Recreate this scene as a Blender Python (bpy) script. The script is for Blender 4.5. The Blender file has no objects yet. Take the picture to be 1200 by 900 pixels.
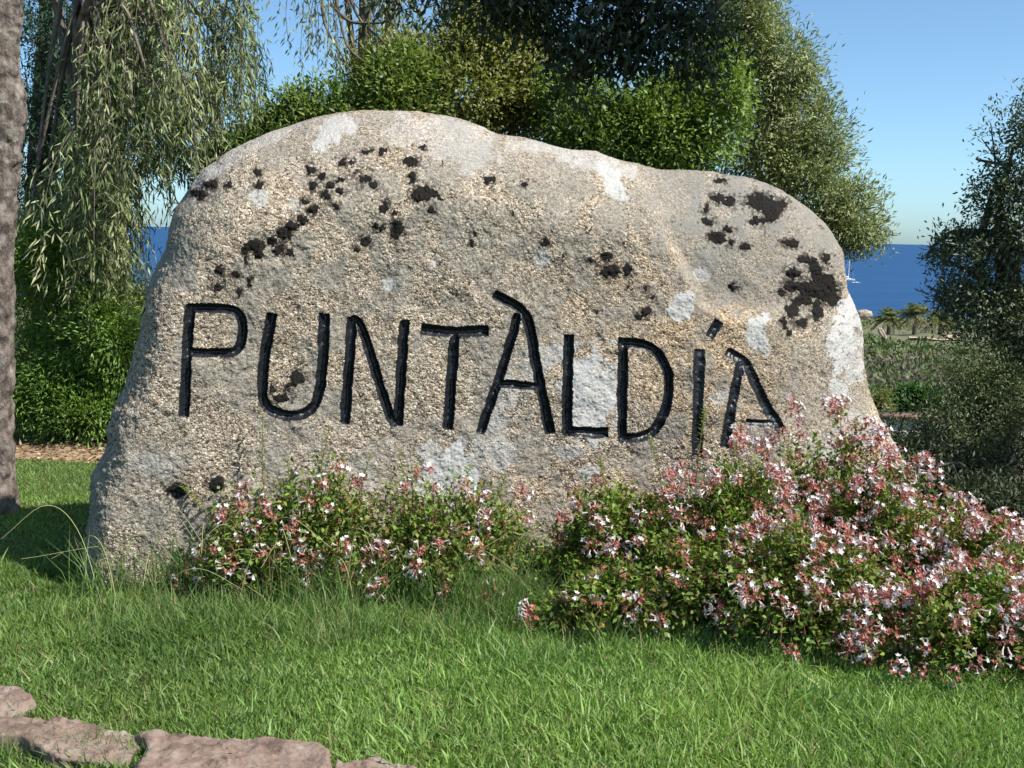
import bpy, math
import numpy as np
from mathutils import Matrix, Vector

RNG = np.random.default_rng(7)
scene = bpy.context.scene
COL = scene.collection

# ------------------------------------------------------------------ camera, sky, sun, exposure
FPX = 1400.0                       # focal length in pixels of the 1200 wide photograph
CAM = np.array([0.0, 0.0, 1.6])
PITCH, ROLL = math.radians(7.12), math.radians(1.35)
cam_data = bpy.data.cameras.new('camera')
cam_data.sensor_width = 36.0
cam_data.lens = 36.0 * FPX / 1200.0
cam_data.clip_start = 0.05
cam_data.clip_end = 150000.0
cam = bpy.data.objects.new('camera', cam_data)
COL.objects.link(cam)
ROT = Matrix.Rotation(math.pi / 2 - PITCH, 3, 'X') @ Matrix.Rotation(ROLL, 3, 'Z')
cam.matrix_world = Matrix.Translation(Vector(CAM)) @ ROT.to_4x4()
scene.camera = cam
RM = np.array(ROT)

SUN_AZ = math.radians(113.0)       # clockwise from +Y : right of and behind the camera
SUN_EL = math.radians(49.0)
world = bpy.data.worlds.new('World')
scene.world = world
world.use_nodes = True
wn = world.node_tree.nodes
sky = wn.new('ShaderNodeTexSky')
sky.sky_type = 'NISHITA'
sky.sun_disc = False
sky.sun_elevation = SUN_EL
sky.sun_rotation = SUN_AZ
sky.altitude = 20
sky.air_density = 0.57
sky.dust_density = 0.88
sky.ozone_density = 3.0
tint = wn.new('ShaderNodeMix')
tint.data_type = 'RGBA'
tint.blend_type = 'MULTIPLY'
tint.inputs[0].default_value = 1.0
tint.inputs[7].default_value = (1.03, 1.22, 1.16, 1)
wn['Background'].inputs['Strength'].default_value = 0.096
world.node_tree.links.new(sky.outputs['Color'], tint.inputs[6])
world.node_tree.links.new(tint.outputs[2], wn['Background'].inputs['Color'])

sun_data = bpy.data.lights.new('sun', 'SUN')
sun_data.energy = 4.6
sun_data.angle = math.radians(0.5)
sun_data.color = (1.0, 0.955, 0.88)
sun = bpy.data.objects.new('sun', sun_data)
COL.objects.link(sun)
SUN_DIR = np.array([math.sin(SUN_AZ) * math.cos(SUN_EL), math.cos(SUN_AZ) * math.cos(SUN_EL), math.sin(SUN_EL)])
sun.rotation_euler = Vector(SUN_DIR).to_track_quat('Z', 'Y').to_euler()
sun.location = Vector(SUN_DIR * 30)

scene.view_settings.view_transform = 'Standard'
scene.view_settings.look = 'None'
scene.view_settings.exposure = 0.85
scene.view_settings.gamma = 1.0
scene.view_settings.use_curve_mapping = False

# ------------------------------------------------------------------ numpy helpers
def ray(px, py):
    return RM @ np.array([(px - 600.0) / FPX, -(py - 450.0) / FPX, -1.0])

def at(px, py, d):
    r = ray(px, py)
    return CAM + r * (d / r[1])

def ground(px, py, z=0.0):
    r = ray(px, py)
    return CAM + r * ((z - CAM[2]) / r[2])

def project(P):
    q = (P - CAM) @ RM
    return 600.0 + FPX * q[:, 0] / -q[:, 2], 450.0 - FPX * q[:, 1] / -q[:, 2]

def _hash(i, j, k, seed):
    h = (i * 374761393 + j * 668265263 + k * 2147483647 + seed * 974634777) & 0xffffffff
    h = ((h ^ (h >> 13)) * 1274126177) & 0xffffffff
    h = ((h ^ (h >> 15)) * 2246822519) & 0xffffffff
    return ((h ^ (h >> 16)) & 0xffffff) / float(0xffffff)

def vnoise(P, scale, seed=0):
    p = np.asarray(P, float) * scale + 1000.0
    i = np.floor(p).astype(np.int64)
    f = p - i
    f = f * f * f * (f * (f * 6 - 15) + 10)
    out = 0
    for a in (0, 1):
        for b in (0, 1):
            for c in (0, 1):
                w = (f[:, 0] if a else 1 - f[:, 0]) * (f[:, 1] if b else 1 - f[:, 1]) * (f[:, 2] if c else 1 - f[:, 2])
                out = out + w * _hash(i[:, 0] + a, i[:, 1] + b, i[:, 2] + c, seed)
    return out * 2 - 1

def fbm(P, scale, octaves=4, seed=0, gain=0.5):
    s, a, t = 0, 1.0, 0
    for o in range(octaves):
        s = s + a * vnoise(P, scale * 2.03 ** o, seed + o * 17)
        t += a
        a *= gain
    return s / t

def unit(v):
    return v / np.maximum(np.linalg.norm(v, axis=-1, keepdims=True), 1e-9)

def rand_dir(n):
    return unit(RNG.normal(size=(n, 3)))

def smooth(a, b, x):
    t = np.clip((x - a) / (b - a), 0, 1)
    return t * t * (3 - 2 * t)

# ------------------------------------------------------------------ mesh helpers
class MB:
    """collects quads (and their colours) for one mesh"""
    def __init__(self):
        self.v, self.q, self.c, self.n = [], [], [], 0
    def add(self, v, q, c=None):
        v = np.asarray(v, float).reshape(-1, 3)
        self.v.append(v)
        self.q.append(np.asarray(q, np.int64).reshape(-1, 4) + self.n)
        if c is None:
            c = (1, 1, 1)
        c = np.asarray(c, float)
        if c.ndim == 1:
            c = np.repeat(c[None, :3], len(v), 0)
        self.c.append(c[:, :3])
        self.n += len(v)
    def arrays(self):
        return np.concatenate(self.v), np.concatenate(self.q), np.concatenate(self.c)

def mesh_from(name, v, q, c=None, mat=None, smooth_shade=False):
    me = bpy.data.meshes.new(name)
    v = np.ascontiguousarray(v, np.float32)
    q = np.ascontiguousarray(q, np.int32)
    me.vertices.add(len(v))
    me.vertices.foreach_set('co', v.ravel())
    me.loops.add(q.size)
    me.loops.foreach_set('vertex_index', q.ravel())
    me.polygons.add(len(q))
    me.polygons.foreach_set('loop_start', np.arange(0, q.size, 4, dtype=np.int32))
    if smooth_shade:
        me.polygons.foreach_set('use_smooth', np.ones(len(q), bool))
    if c is not None:
        a = me.attributes.new('col', 'FLOAT_COLOR', 'POINT')
        cc = np.ones((len(v), 4), np.float32)
        cc[:, :c.shape[1]] = c
        a.data.foreach_set('color', cc.ravel())
    me.update(calc_edges=True)
    me.validate()
    if mat:
        me.materials.append(mat)
    return me

def link(name, me, parent=None, loc=None):
    o = bpy.data.objects.new(name, me)
    COL.objects.link(o)
    if parent is not None:
        o.parent = parent
    if loc is not None:
        o.location = Vector(loc)
    return o

def part(name, mb, mat, parent, smooth_shade=False):
    v, q, c = mb.arrays()
    return link(name, mesh_from(name, v - np.array(parent.location), q, c, mat, smooth_shade), parent)

def single(name, mb, mat, base, smooth_shade=False):
    v, q, c = mb.arrays()
    return link(name, mesh_from(name, v - np.asarray(base), q, c, mat, smooth_shade), None, base)

def tag(o, label=None, cat=None, group=None, kind=None):
    if label: o['label'] = label
    if cat: o['category'] = cat
    if group: o['group'] = group
    if kind: o['kind'] = kind
    return o

def empty(name, loc):
    o = bpy.data.objects.new(name, None)
    o.empty_display_size = 0.1
    COL.objects.link(o)
    o.location = Vector(loc)
    return o

def tube(mb, path, radii, sides=8, col=(1, 1, 1), rough=0.0, rscale=6.0, seed=0, cap=True):
    path = np.asarray(path, float)
    n = len(path)
    radii = np.broadcast_to(np.asarray(radii, float), (n,))
    T = unit(np.gradient(path, axis=0))
    ref = np.where(np.abs(T[:, 2:3]) > 0.9, np.array([[1.0, 0, 0]]), np.array([[0, 0, 1.0]]))
    ref = np.repeat(ref[:1], n, 0)
    A = unit(np.cross(T, ref))
    B = np.cross(T, A)
    th = np.arange(sides) * 2 * math.pi / sides
    ring = A[:, None, :] * np.cos(th)[None, :, None] + B[:, None, :] * np.sin(th)[None, :, None]
    V = path[:, None, :] + ring * radii[:, None, None]
    if rough:
        nz = fbm(V.reshape(-1, 3), rscale, 4, seed).reshape(n, sides)
        V = V + ring * (nz * rough)[:, :, None]
    V = V.reshape(-1, 3)
    i = np.arange(n - 1)[:, None] * sides
    j = np.arange(sides)[None, :]
    k = (j + 1) % sides
    Q = np.stack([i + j, i + k, i + sides + k, i + sides + j], -1).reshape(-1, 4)
    mb.add(V, Q, col)

def bend(points, n):
    """smooth curve through points (Catmull-Rom), n samples"""
    P = np.asarray(points, float)
    P = np.vstack([2 * P[0] - P[1], P, 2 * P[-1] - P[-2]])
    m = len(P) - 3
    t = np.linspace(0, m - 1e-6, n)
    i = t.astype(int)
    f = (t - i)[:, None]
    p0, p1, p2, p3 = P[i], P[i + 1], P[i + 2], P[i + 3]
    return 0.5 * (2 * p1 + (p2 - p0) * f + (2 * p0 - 5 * p1 + 4 * p2 - p3) * f ** 2 + (3 * p1 - p0 - 3 * p2 + p3) * f ** 3)

def leaves(mb, P, D, L, W, col, N=None, fold=0.15):
    """one diamond leaf per row: base P, direction D, length L, width W"""
    n = len(P)
    D = unit(D)
    if N is None:
        N = rand_dir(n)
    S = unit(np.cross(D, N))
    U = np.cross(S, D)
    L = np.broadcast_to(L, (n,))[:, None]
    W = np.broadcast_to(W, (n,))[:, None]
    m = P + D * L * 0.45 + U * L * fold
    V = np.stack([P, m + S * W * 0.5 - U * L * fold * 0.4, P + D * L, m - S * W * 0.5 - U * L * fold * 0.4], 1).reshape(-1, 3)
    Q = np.arange(n * 4).reshape(-1, 4)
    mb.add(V, Q, np.repeat(np.asarray(col), 4, 0))

# ------------------------------------------------------------------ materials
def new_mat(name):
    m = bpy.data.materials.new(name)
    m.use_nodes = True
    nt = m.node_tree
    nt.nodes.clear()
    out = nt.nodes.new('ShaderNodeOutputMaterial')
    return m, nt, out

def N_(nt, kind, **kw):
    n = nt.nodes.new(kind)
    for k, v in kw.items():
        if k in n.inputs:
            n.inputs[k].default_value = v
        else:
            setattr(n, k, v)
    return n

def ramp(nt, stops, interp='LINEAR'):
    n = nt.nodes.new('ShaderNodeValToRGB')
    n.color_ramp.interpolation = interp
    e = n.color_ramp.elements
    while len(e) < len(stops):
        e.new(0.5)
    for el, (p, c) in zip(e, stops):
        el.position = p
        el.color = (*c, 1) if len(c) == 3 else c
    return n

def leaf_mat(name, rough=0.5, trans=0.36, spec=0.4, tint=(1.15, 1.25, 0.6)):
    m, nt, out = new_mat(name)
    L = nt.links.new
    a = N_(nt, 'ShaderNodeAttribute', attribute_name='col')
    pb = N_(nt, 'ShaderNodeBsdfPrincipled', Roughness=rough)
    pb.inputs['Specular IOR Level'].default_value = spec
    L(a.outputs['Color'], pb.inputs['Base Color'])
    mul = N_(nt, 'ShaderNodeMix', data_type='RGBA', blend_type='MULTIPLY')
    mul.inputs[0].default_value = 1.0
    L(a.outputs['Color'], mul.inputs[6])
    mul.inputs[7].default_value = (*tint, 1)
    tr = N_(nt, 'ShaderNodeBsdfTranslucent')
    L(mul.outputs[2], tr.inputs['Color'])
    mx = N_(nt, 'ShaderNodeMixShader', Fac=trans)
    L(pb.outputs[0], mx.inputs[1])
    L(tr.outputs[0], mx.inputs[2])
    L(mx.outputs[0], out.inputs['Surface'])
    return m

def noise_mat(name, stops, scale=8.0, detail=6.0, rough=0.9, bump=0.3, bscale=40.0, bdist=0.01, attr=False, stretch=None, spec=0.2):
    m, nt, out = new_mat(name)
    L = nt.links.new
    tc = N_(nt, 'ShaderNodeTexCoord')
    src = tc.outputs['Object']
    if stretch:
        mp = N_(nt, 'ShaderNodeMapping')
        mp.inputs['Scale'].default_value = stretch
        L(src, mp.inputs['Vector'])
        src = mp.outputs['Vector']
    n1 = N_(nt, 'ShaderNodeTexNoise', Scale=scale, Detail=detail, Roughness=0.62)
    L(src, n1.inputs['Vector'])
    r = ramp(nt, stops)
    L(n1.outputs['Fac'], r.inputs['Fac'])
    pb = N_(nt, 'ShaderNodeBsdfPrincipled', Roughness=rough)
    pb.inputs['Specular IOR Level'].default_value = spec
    colour = r.outputs['Color']
    if attr:
        a = N_(nt, 'ShaderNodeAttribute', attribute_name='col')
        mul = N_(nt, 'ShaderNodeMix', data_type='RGBA', blend_type='MULTIPLY')
        mul.inputs[0].default_value = 1.0
        L(colour, mul.inputs[6])
        L(a.outputs['Color'], mul.inputs[7])
        colour = mul.outputs[2]
    L(colour, pb.inputs['Base Color'])
    n2 = N_(nt, 'ShaderNodeTexNoise', Scale=bscale, Detail=8.0, Roughness=0.65)
    L(src, n2.inputs['Vector'])
    b = N_(nt, 'ShaderNodeBump', Strength=bump, Distance=bdist)
    L(n2.outputs['Fac'], b.inputs['Height'])
    L(b.outputs['Normal'], pb.inputs['Normal'])
    L(pb.outputs[0], out.inputs['Surface'])
    return m

def granite_mat():
    """coarse weathered granite; the attribute says where crustose lichen (white, grey) and rust tan cover it"""
    m, nt, out = new_mat('granite')
    L = nt.links.new
    tc = N_(nt, 'ShaderNodeTexCoord')
    obj = tc.outputs['Object']
    warp = N_(nt, 'ShaderNodeTexNoise', Scale=60.0, Detail=3.0)
    L(obj, warp.inputs['Vector'])
    va = N_(nt, 'ShaderNodeVectorMath', operation='SCALE')
    va.inputs['Scale'].default_value = 0.012
    L(warp.outputs['Color'], va.inputs[0])
    vb = N_(nt, 'ShaderNodeVectorMath', operation='ADD')
    L(obj, vb.inputs[0]); L(va.outputs[0], vb.inputs[1])
    vor = N_(nt, 'ShaderNodeTexVoronoi', Scale=118.0)
    L(vb.outputs[0], vor.inputs['Vector'])
    sep = N_(nt, 'ShaderNodeSeparateColor')
    L(vor.outputs['Color'], sep.inputs[0])
    grain = ramp(nt, [(0.0, (0.06, 0.045, 0.036)), (0.09, (0.15, 0.115, 0.088)), (0.2, (0.28, 0.222, 0.168)),
                      (0.42, (0.38, 0.31, 0.24)), (0.62, (0.46, 0.39, 0.31)), (0.82, (0.57, 0.505, 0.42)), (1.0, (0.72, 0.67, 0.59))])
    L(sep.outputs[0], grain.inputs['Fac'])
    vor2 = N_(nt, 'ShaderNodeTexVoronoi', Scale=210.0)
    L(vb.outputs[0], vor2.inputs['Vector'])
    sep2 = N_(nt, 'ShaderNodeSeparateColor')
    L(vor2.outputs['Color'], sep2.inputs[0])
    g2 = ramp(nt, [(0.0, (0.45, 0.42, 0.4)), (0.15, (0.85, 0.83, 0.8)), (0.6, (1.0, 1.0, 1.0)), (1.0, (1.25, 1.24, 1.2))])
    L(sep2.outputs[0], g2.inputs['Fac'])
    mul = N_(nt, 'ShaderNodeMix', data_type='RGBA', blend_type='MULTIPLY'); mul.inputs[0].default_value = 0.85
    L(grain.outputs['Color'], mul.inputs[6]); L(g2.outputs['Color'], mul.inputs[7])
    # broad warm / cool variation
    nb = N_(nt, 'ShaderNodeTexNoise', Scale=3.2, Detail=5.0, Roughness=0.6)
    L(obj, nb.inputs['Vector'])
    rb = ramp(nt, [(0.3, (0.62, 0.625, 0.62)), (0.5, (0.77, 0.755, 0.73)), (0.7, (0.88, 0.845, 0.79))])
    L(nb.outputs['Fac'], rb.inputs['Fac'])
    mul2 = N_(nt, 'ShaderNodeMix', data_type='RGBA', blend_type='MULTIPLY'); mul2.inputs[0].default_value = 1.0
    L(mul.outputs[2], mul2.inputs[6]); L(rb.outputs['Color'], mul2.inputs[7])
    att = N_(nt, 'ShaderNodeAttribute', attribute_name='col')
    sa = N_(nt, 'ShaderNodeSeparateColor')
    L(att.outputs['Color'], sa.inputs[0])
    # tan stain
    tan = N_(nt, 'ShaderNodeMix', data_type='RGBA', blend_type='MULTIPLY')
    L(sa.outputs[2], tan.inputs[0]); L(mul2.outputs[2], tan.inputs[6]); tan.inputs[7].default_value = (1.04, 0.91, 0.74, 1)
    # grey crust
    ng = N_(nt, 'ShaderNodeTexNoise', Scale=120.0, Detail=6.0, Roughness=0.7)
    L(obj, ng.inputs['Vector'])
    rg = ramp(nt, [(0.3, (0.11, 0.103, 0.090)), (0.5, (0.187, 0.177, 0.157)), (0.7, (0.265, 0.252, 0.226))])
    L(ng.outputs['Fac'], rg.inputs['Fac'])
    grey = N_(nt, 'ShaderNodeMix', data_type='RGBA')
    L(sa.outputs[1], grey.inputs[0]); L(tan.outputs[2], grey.inputs[6]); L(rg.outputs['Color'], grey.inputs[7])
    rw = ramp(nt, [(0.3, (0.25, 0.243, 0.232)), (0.5, (0.37, 0.363, 0.35)), (0.65, (0.48, 0.473, 0.46))])
    L(ng.outputs['Fac'], rw.inputs['Fac'])
    white = N_(nt, 'ShaderNodeMix', data_type='RGBA')
    L(sa.outputs[0], white.inputs[0]); L(grey.outputs[2], white.inputs[6]); L(rw.outputs['Color'], white.inputs[7])
    # small dark specks
    vs = N_(nt, 'ShaderNodeTexVoronoi', Scale=17.0)
    L(vb.outputs[0], vs.inputs['Vector'])
    rs = ramp(nt, [(0.0, (1, 1, 1)), (0.10, (1, 1, 1)), (0.14, (0, 0, 0))])
    L(vs.outputs['Distance'], rs.inputs['Fac'])
    ns = N_(nt, 'ShaderNodeTexNoise', Scale=4.0, Detail=2.0)
    L(obj, ns.inputs['Vector'])
    rs2 = ramp(nt, [(0.52, (0, 0, 0)), (0.6, (0.85, 0.85, 0.85))])
    L(ns.outputs['Fac'], rs2.inputs['Fac'])
    ms0 = N_(nt, 'ShaderNodeMath', operation='MULTIPLY')
    L(rs.outputs['Color'], ms0.inputs[0]); L(rs2.outputs['Color'], ms0.inputs[1])
    ms = N_(nt, 'ShaderNodeMath', operation='MAXIMUM')
    L(ms0.outputs[0], ms.inputs[0]); L(att.outputs['Alpha'], ms.inputs[1])
    dark = N_(nt, 'ShaderNodeMix', data_type='RGBA')
    L(ms.outputs[0], dark.inputs[0]); L(white.outputs[2], dark.inputs[6]); dark.inputs[7].default_value = (0.05, 0.04, 0.032, 1)
    pb = N_(nt, 'ShaderNodeBsdfPrincipled', Roughness=0.85)
    pb.inputs['Specular IOR Level'].default_value = 0.25
    L(dark.outputs[2], pb.inputs['Base Color'])
    # relief
    h1 = N_(nt, 'ShaderNodeMath', operation='MULTIPLY'); h1.inputs[1].default_value = 0.7
    L(sep.outputs[1], h1.inputs[0])
    h2 = N_(nt, 'ShaderNodeMath', operation='MULTIPLY'); h2.inputs[1].default_value = -1.2
    L(vor.outputs['Distance'], h2.inputs[0])
    h3 = N_(nt, 'ShaderNodeMath', operation='ADD'); L(h1.outputs[0], h3.inputs[0]); L(h2.outputs[0], h3.inputs[1])
    cover = N_(nt, 'ShaderNodeMath', operation='MAXIMUM'); L(sa.outputs[0], cover.inputs[0]); L(sa.outputs[1], cover.inputs[1])
    inv = N_(nt, 'ShaderNodeMath', operation='MULTIPLY_ADD'); inv.inputs[1].default_value = -0.9; inv.inputs[2].default_value = 1.0
    L(cover.outputs[0], inv.inputs[0])
    h4 = N_(nt, 'ShaderNodeMath', operation='MULTIPLY'); L(h3.outputs[0], h4.inputs[0]); L(inv.outputs[0], h4.inputs[1])
    h5 = N_(nt, 'ShaderNodeMath', operation='MULTIPLY_ADD'); h5.inputs[1].default_value = 0.45
    L(ng.outputs['Fac'], h5.inputs[0]); L(h4.outputs[0], h5.inputs[2])
    bp = N_(nt, 'ShaderNodeBump', Strength=0.75, Distance=0.006)
    L(h5.outputs[0], bp.inputs['Height'])
    L(bp.outputs['Normal'], pb.inputs['Normal'])
    L(pb.outputs[0], out.inputs['Surface'])
    return m

def plain_mat(name, col, rough=0.5, spec=0.5, bump=0.0, bscale=80.0, bdist=0.004, var=0.0):
    m, nt, out = new_mat(name)
    L = nt.links.new
    pb = N_(nt, 'ShaderNodeBsdfPrincipled', Roughness=rough)
    pb.inputs['Specular IOR Level'].default_value = spec
    tc = N_(nt, 'ShaderNodeTexCoord')
    n = N_(nt, 'ShaderNodeTexNoise', Scale=bscale, Detail=5.0)
    L(tc.outputs['Object'], n.inputs['Vector'])
    r = ramp(nt, [(0.3, tuple(c * (1 - var) for c in col)), (0.7, tuple(c * (1 + var) for c in col))])
    L(n.outputs['Fac'], r.inputs['Fac'])
    L(r.outputs['Color'], pb.inputs['Base Color'])
    if bump:
        b = N_(nt, 'ShaderNodeBump', Strength=bump, Distance=bdist)
        L(n.outputs['Fac'], b.inputs['Height'])
        L(b.outputs['Normal'], pb.inputs['Normal'])
    L(pb.outputs[0], out.inputs['Surface'])
    return m

M = {}
M['granite'] = granite_mat()
M['paint'] = plain_mat('black_gloss_paint', (0.010, 0.011, 0.014), 0.40, 0.45, 0.4, 50.0, 0.010, 0.3)
M['lichen_and_shadow'] = plain_mat('lichen_and_shadow', (0.016, 0.0145, 0.013), 0.95, 0.08, 0.9, 190.0, 0.006, 0.65)
M['leaf'] = leaf_mat('leaf')
M['leaf_waxy'] = leaf_mat('leaf_waxy', 0.5, 0.3, 0.3)
M['leaf_dull'] = leaf_mat('leaf_dull', 0.6, 0.2, 0.3)
M['grass'] = leaf_mat('grass_blade', 0.5, 0.35, 0.35, (1.1, 1.2, 0.6))
M['petal'] = leaf_mat('petal', 0.6, 0.3, 0.2, (1.0, 0.95, 0.95))
M['bark'] = noise_mat('bark', [(0.28, (0.03, 0.024, 0.02)), (0.42, (0.115, 0.092, 0.078)), (0.56, (0.205, 0.172, 0.147)), (0.74, (0.33, 0.30, 0.265))],
                      22.0, 9.0, 0.95, 1.0, 40.0, 0.03, stretch=(1, 1, 0.5))
M['twig'] = noise_mat('twig_bark', [(0.3, (0.06, 0.048, 0.038)), (0.7, (0.20, 0.165, 0.135))], 14.0, 5.0, 0.9, 0.6, 50.0, 0.01)
M['stem'] = noise_mat('red_stem', [(0.3, (0.13, 0.055, 0.03)), (0.7, (0.20, 0.10, 0.05))], 20.0, 3.0, 0.8, 0.2)
M['ground'] = noise_mat('soil_and_turf', [(0.25, (0.62, 0.62, 0.60)), (0.5, (1, 1, 1)), (0.75, (1.35, 1.32, 1.25))], 5.0, 9.0, 0.95, 0.8, 30.0, 0.03, attr=True)
M['slab'] = noise_mat('pink_granite_slab', [(0.22, (0.05, 0.036, 0.028)), (0.40, (0.15, 0.105, 0.083)), (0.52, (0.22, 0.158, 0.127)), (0.62, (0.24, 0.195, 0.16)), (0.76, (0.34, 0.29, 0.245))],
                      11.0, 10.0, 0.9, 0.9, 45.0, 0.012)
M['outcrop'] = noise_mat('pale_outcrop', [(0.3, (0.24, 0.19, 0.15)), (0.7, (0.50, 0.42, 0.34))], 0.8, 6.0, 0.95, 0.8, 2.0, 0.3)

# ------------------------------------------------------------------ terrain and sea
def terrain_z(x, y):
    x = np.asarray(x, float); y = np.asarray(y, float)
    edge = 10.2 - 2.9 * smooth(0.6, 2.2, x)
    s = y - edge
    sp = [-500, -0.5, 1, 3, 8, 22, 70, 160, 190, 250, 330, 420]
    zp = [0, 0, -0.07, -0.38, -1.2, -2.9, -7.2, -12, -13.1, -15, -18, -22]
    z = np.mean([np.interp(s * k, sp, zp) for k in (0.88, 0.94, 1.0, 1.06, 1.12)], axis=0)
    P = np.stack([x, y, np.zeros_like(x)], -1).reshape(-1, 3)
    amp = np.interp(s.reshape(-1), [0, 3, 20, 100], [0.02, 0.08, 0.4, 1.1])
    z = z + (fbm(P, 0.9, 3, 5) * 0.02).reshape(z.shape) + (fbm(P, 0.08, 4, 9) * amp).reshape(z.shape)
    return z

def spaced(lo, hi, c, fine, n):
    t = np.linspace(-1, 1, n)
    k = 6.5
    f = np.sinh(k * t) / math.sinh(k)
    g = np.where(t < 0, c + f * (c - lo), c + f * (hi - c))
    return g

xs = np.unique(np.concatenate([spaced(-500, 500, 0, 0.1, 181), np.arange(-5, 5, 0.12)]))
ys = np.unique(np.concatenate([spaced(-120, 420, 8, 0.1, 161), np.arange(1.5, 13, 0.12)]))
GX, GY = np.meshgrid(xs, ys)
GZ = terrain_z(GX, GY)
V = np.stack([GX, GY, GZ], -1).reshape(-1, 3)
ny, nx = GX.shape
ii = (np.arange(ny - 1)[:, None] * nx + np.arange(nx - 1)[None, :])
Q = np.stack([ii, ii + 1, ii + nx + 1, ii + nx], -1).reshape(-1, 4)

def lawn_edge(x):
    return 7.95 + 0.10 * np.sin(x * 1.3 + 0.5) - 1.6 * smooth(1.0, 2.3, x)

turf = np.array([0.075, 0.10, 0.028])
litter = np.array([0.33, 0.235, 0.16])[None] * (1 - smooth(0.3, 1.2, V[:, 0]))[:, None] + np.array([0.06, 0.055, 0.035])[None] * smooth(0.3, 1.2, V[:, 0])[:, None]
scrub = np.array([0.10, 0.125, 0.05])
dry = np.array([0.16, 0.14, 0.10])
e = smooth(-0.05, 0.05, V[:, 1] - lawn_edge(V[:, 0]))[:, None]
f = smooth(2.5, 6, V[:, 1] - lawn_edge(V[:, 0]))[:, None]
nz = (0.5 + 0.5 * fbm(V, 0.11, 4, 33))[:, None]
c = turf * (1 - e) + e * litter
c = c * (1 - f) + f * (scrub * (1 - nz) + dry * nz)
tb = MB(); tb.add(V, Q, c)
lawn = single('ground', tb, M['ground'], (0, 0, 0), True)
tag(lawn, kind='structure')

def sea_mat():
    m, nt, out = new_mat('sea_water')
    L = nt.links.new
    tc = N_(nt, 'ShaderNodeTexCoord')
    mp = N_(nt, 'ShaderNodeMapping'); mp.inputs['Scale'].default_value = (0.012, 0.05, 1)
    L(tc.outputs['Object'], mp.inputs['Vector'])
    n = N_(nt, 'ShaderNodeTexNoise', Scale=1.0, Detail=8.0, Roughness=0.65)
    L(mp.outputs[0], n.inputs['Vector'])
    r = ramp(nt, [(0.3, (0.0105, 0.048, 0.125)), (0.5, (0.0140, 0.059, 0.153)), (0.72, (0.022, 0.078, 0.185))])
    L(n.outputs['Fac'], r.inputs['Fac'])
    pb = N_(nt, 'ShaderNodeBsdfPrincipled', Roughness=0.55)
    pb.inputs['Specular IOR Level'].default_value = 0.12
    L(r.outputs['Color'], pb.inputs['Base Color'])
    w = N_(nt, 'ShaderNodeTexNoise', Scale=0.5, Detail=6.0)
    L(tc.outputs['Object'], w.inputs['Vector'])
    b = N_(nt, 'ShaderNodeBump', Strength=0.6, Distance=0.5)
    L(w.outputs['Fac'], b.inputs['Height'])
    L(b.outputs['Normal'], pb.inputs['Normal'])
    L(pb.outputs[0], out.inputs['Surface'])
    return m

SEA_Z = -16.5
sb = MB()
S = 60000.0
gx = np.array([-S, -6000, -800, 0, 800, 6000, S])
gy = np.array([-300, 100, 400, 1000, 4000, 15000, S])
sx, sy = np.meshgrid(gx, gy)
n7 = np.arange(6)[:, None] * 7 + np.arange(6)[None, :]
sb.add(np.stack([sx, sy, np.full_like(sx, SEA_Z)], -1).reshape(-1, 3), np.stack([n7, n7 + 1, n7 + 8, n7 + 7], -1).reshape(-1, 4))
sea = single('sea', sb, sea_mat(), (0, 0, SEA_Z))
tag(sea, kind='structure')

# ------------------------------------------------------------------ the inscribed boulder
def resample(pts, n):
    P = np.asarray(pts, float)
    P = bend(P, 40 * len(P))
    d = np.r_[0, np.cumsum(np.linalg.norm(np.diff(P, axis=0), axis=1))]
    t = np.linspace(0, d[-1], n)
    return np.stack([np.interp(t, d, P[:, k]) for k in range(2)], -1)

LEFT = [(110, 700), (114, 665), (118, 625), (123, 580), (127, 548), (141, 512), (146, 488), (155, 458), (167, 428), (177, 383), (180, 347), (190, 312),
        (199, 286), (208, 250), (222, 222), (240, 197)]
TOP = [(240, 197), (262, 182), (300, 162), (340, 146), (380, 134), (423, 128), (470, 129), (520, 135), (560, 146), (590, 157), (625, 163), (660, 173),
       (700, 178), (735, 188), (760, 195), (780, 199), (830, 201), (870, 206), (900, 215), (930, 231), (955, 252)]
RIGHT = [(1090, 715), (1086, 680), (1078, 620), (1065, 570), (1052, 532), (1037, 506), (1022, 477), (1013, 450), (1010, 425), (1009, 400), (1006, 378),
         (999, 358), (992, 342), (989, 318), (986, 294), (973, 271), (955, 252)]
NU, NV = 980, 580
cl, ct, cr = resample(LEFT, NV), resample(TOP, NU), resample(RIGHT, NV)
cb = np.stack([np.linspace(cl[0, 0], cr[0, 0], NU), np.linspace(cl[0, 1], cr[0, 1], NU)], -1)
u = np.linspace(0, 1, NU)[None, :, None]
v = np.linspace(0, 1, NV)[:, None, None]
PX = ((1 - v) * cb[None] + v * ct[None] + (1 - u) * cl[:, None] + u * cr[:, None]
      - ((1 - u) * (1 - v) * cb[0] + u * (1 - v) * cb[-1] + (1 - u) * v * ct[0] + u * v * ct[-1]))
PX = PX.reshape(-1, 2)
outline = np.concatenate([cl[::8], ct[::8], cr[::-8]])
def outline_dist(P):
    best = np.full(len(P), 1e9)
    which = np.zeros(len(P))
    for k in range(len(outline) - 1):
        a, b = outline[k], outline[k + 1]
        ab = b - a
        t = np.clip(((P - a) @ ab) / max(ab @ ab, 1e-9), 0, 1)
        d = np.hypot(P[:, 0] - a[0] - t * ab[0], P[:, 1] - a[1] - t * ab[1])
        best = np.minimum(best, d)
    return best
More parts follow.
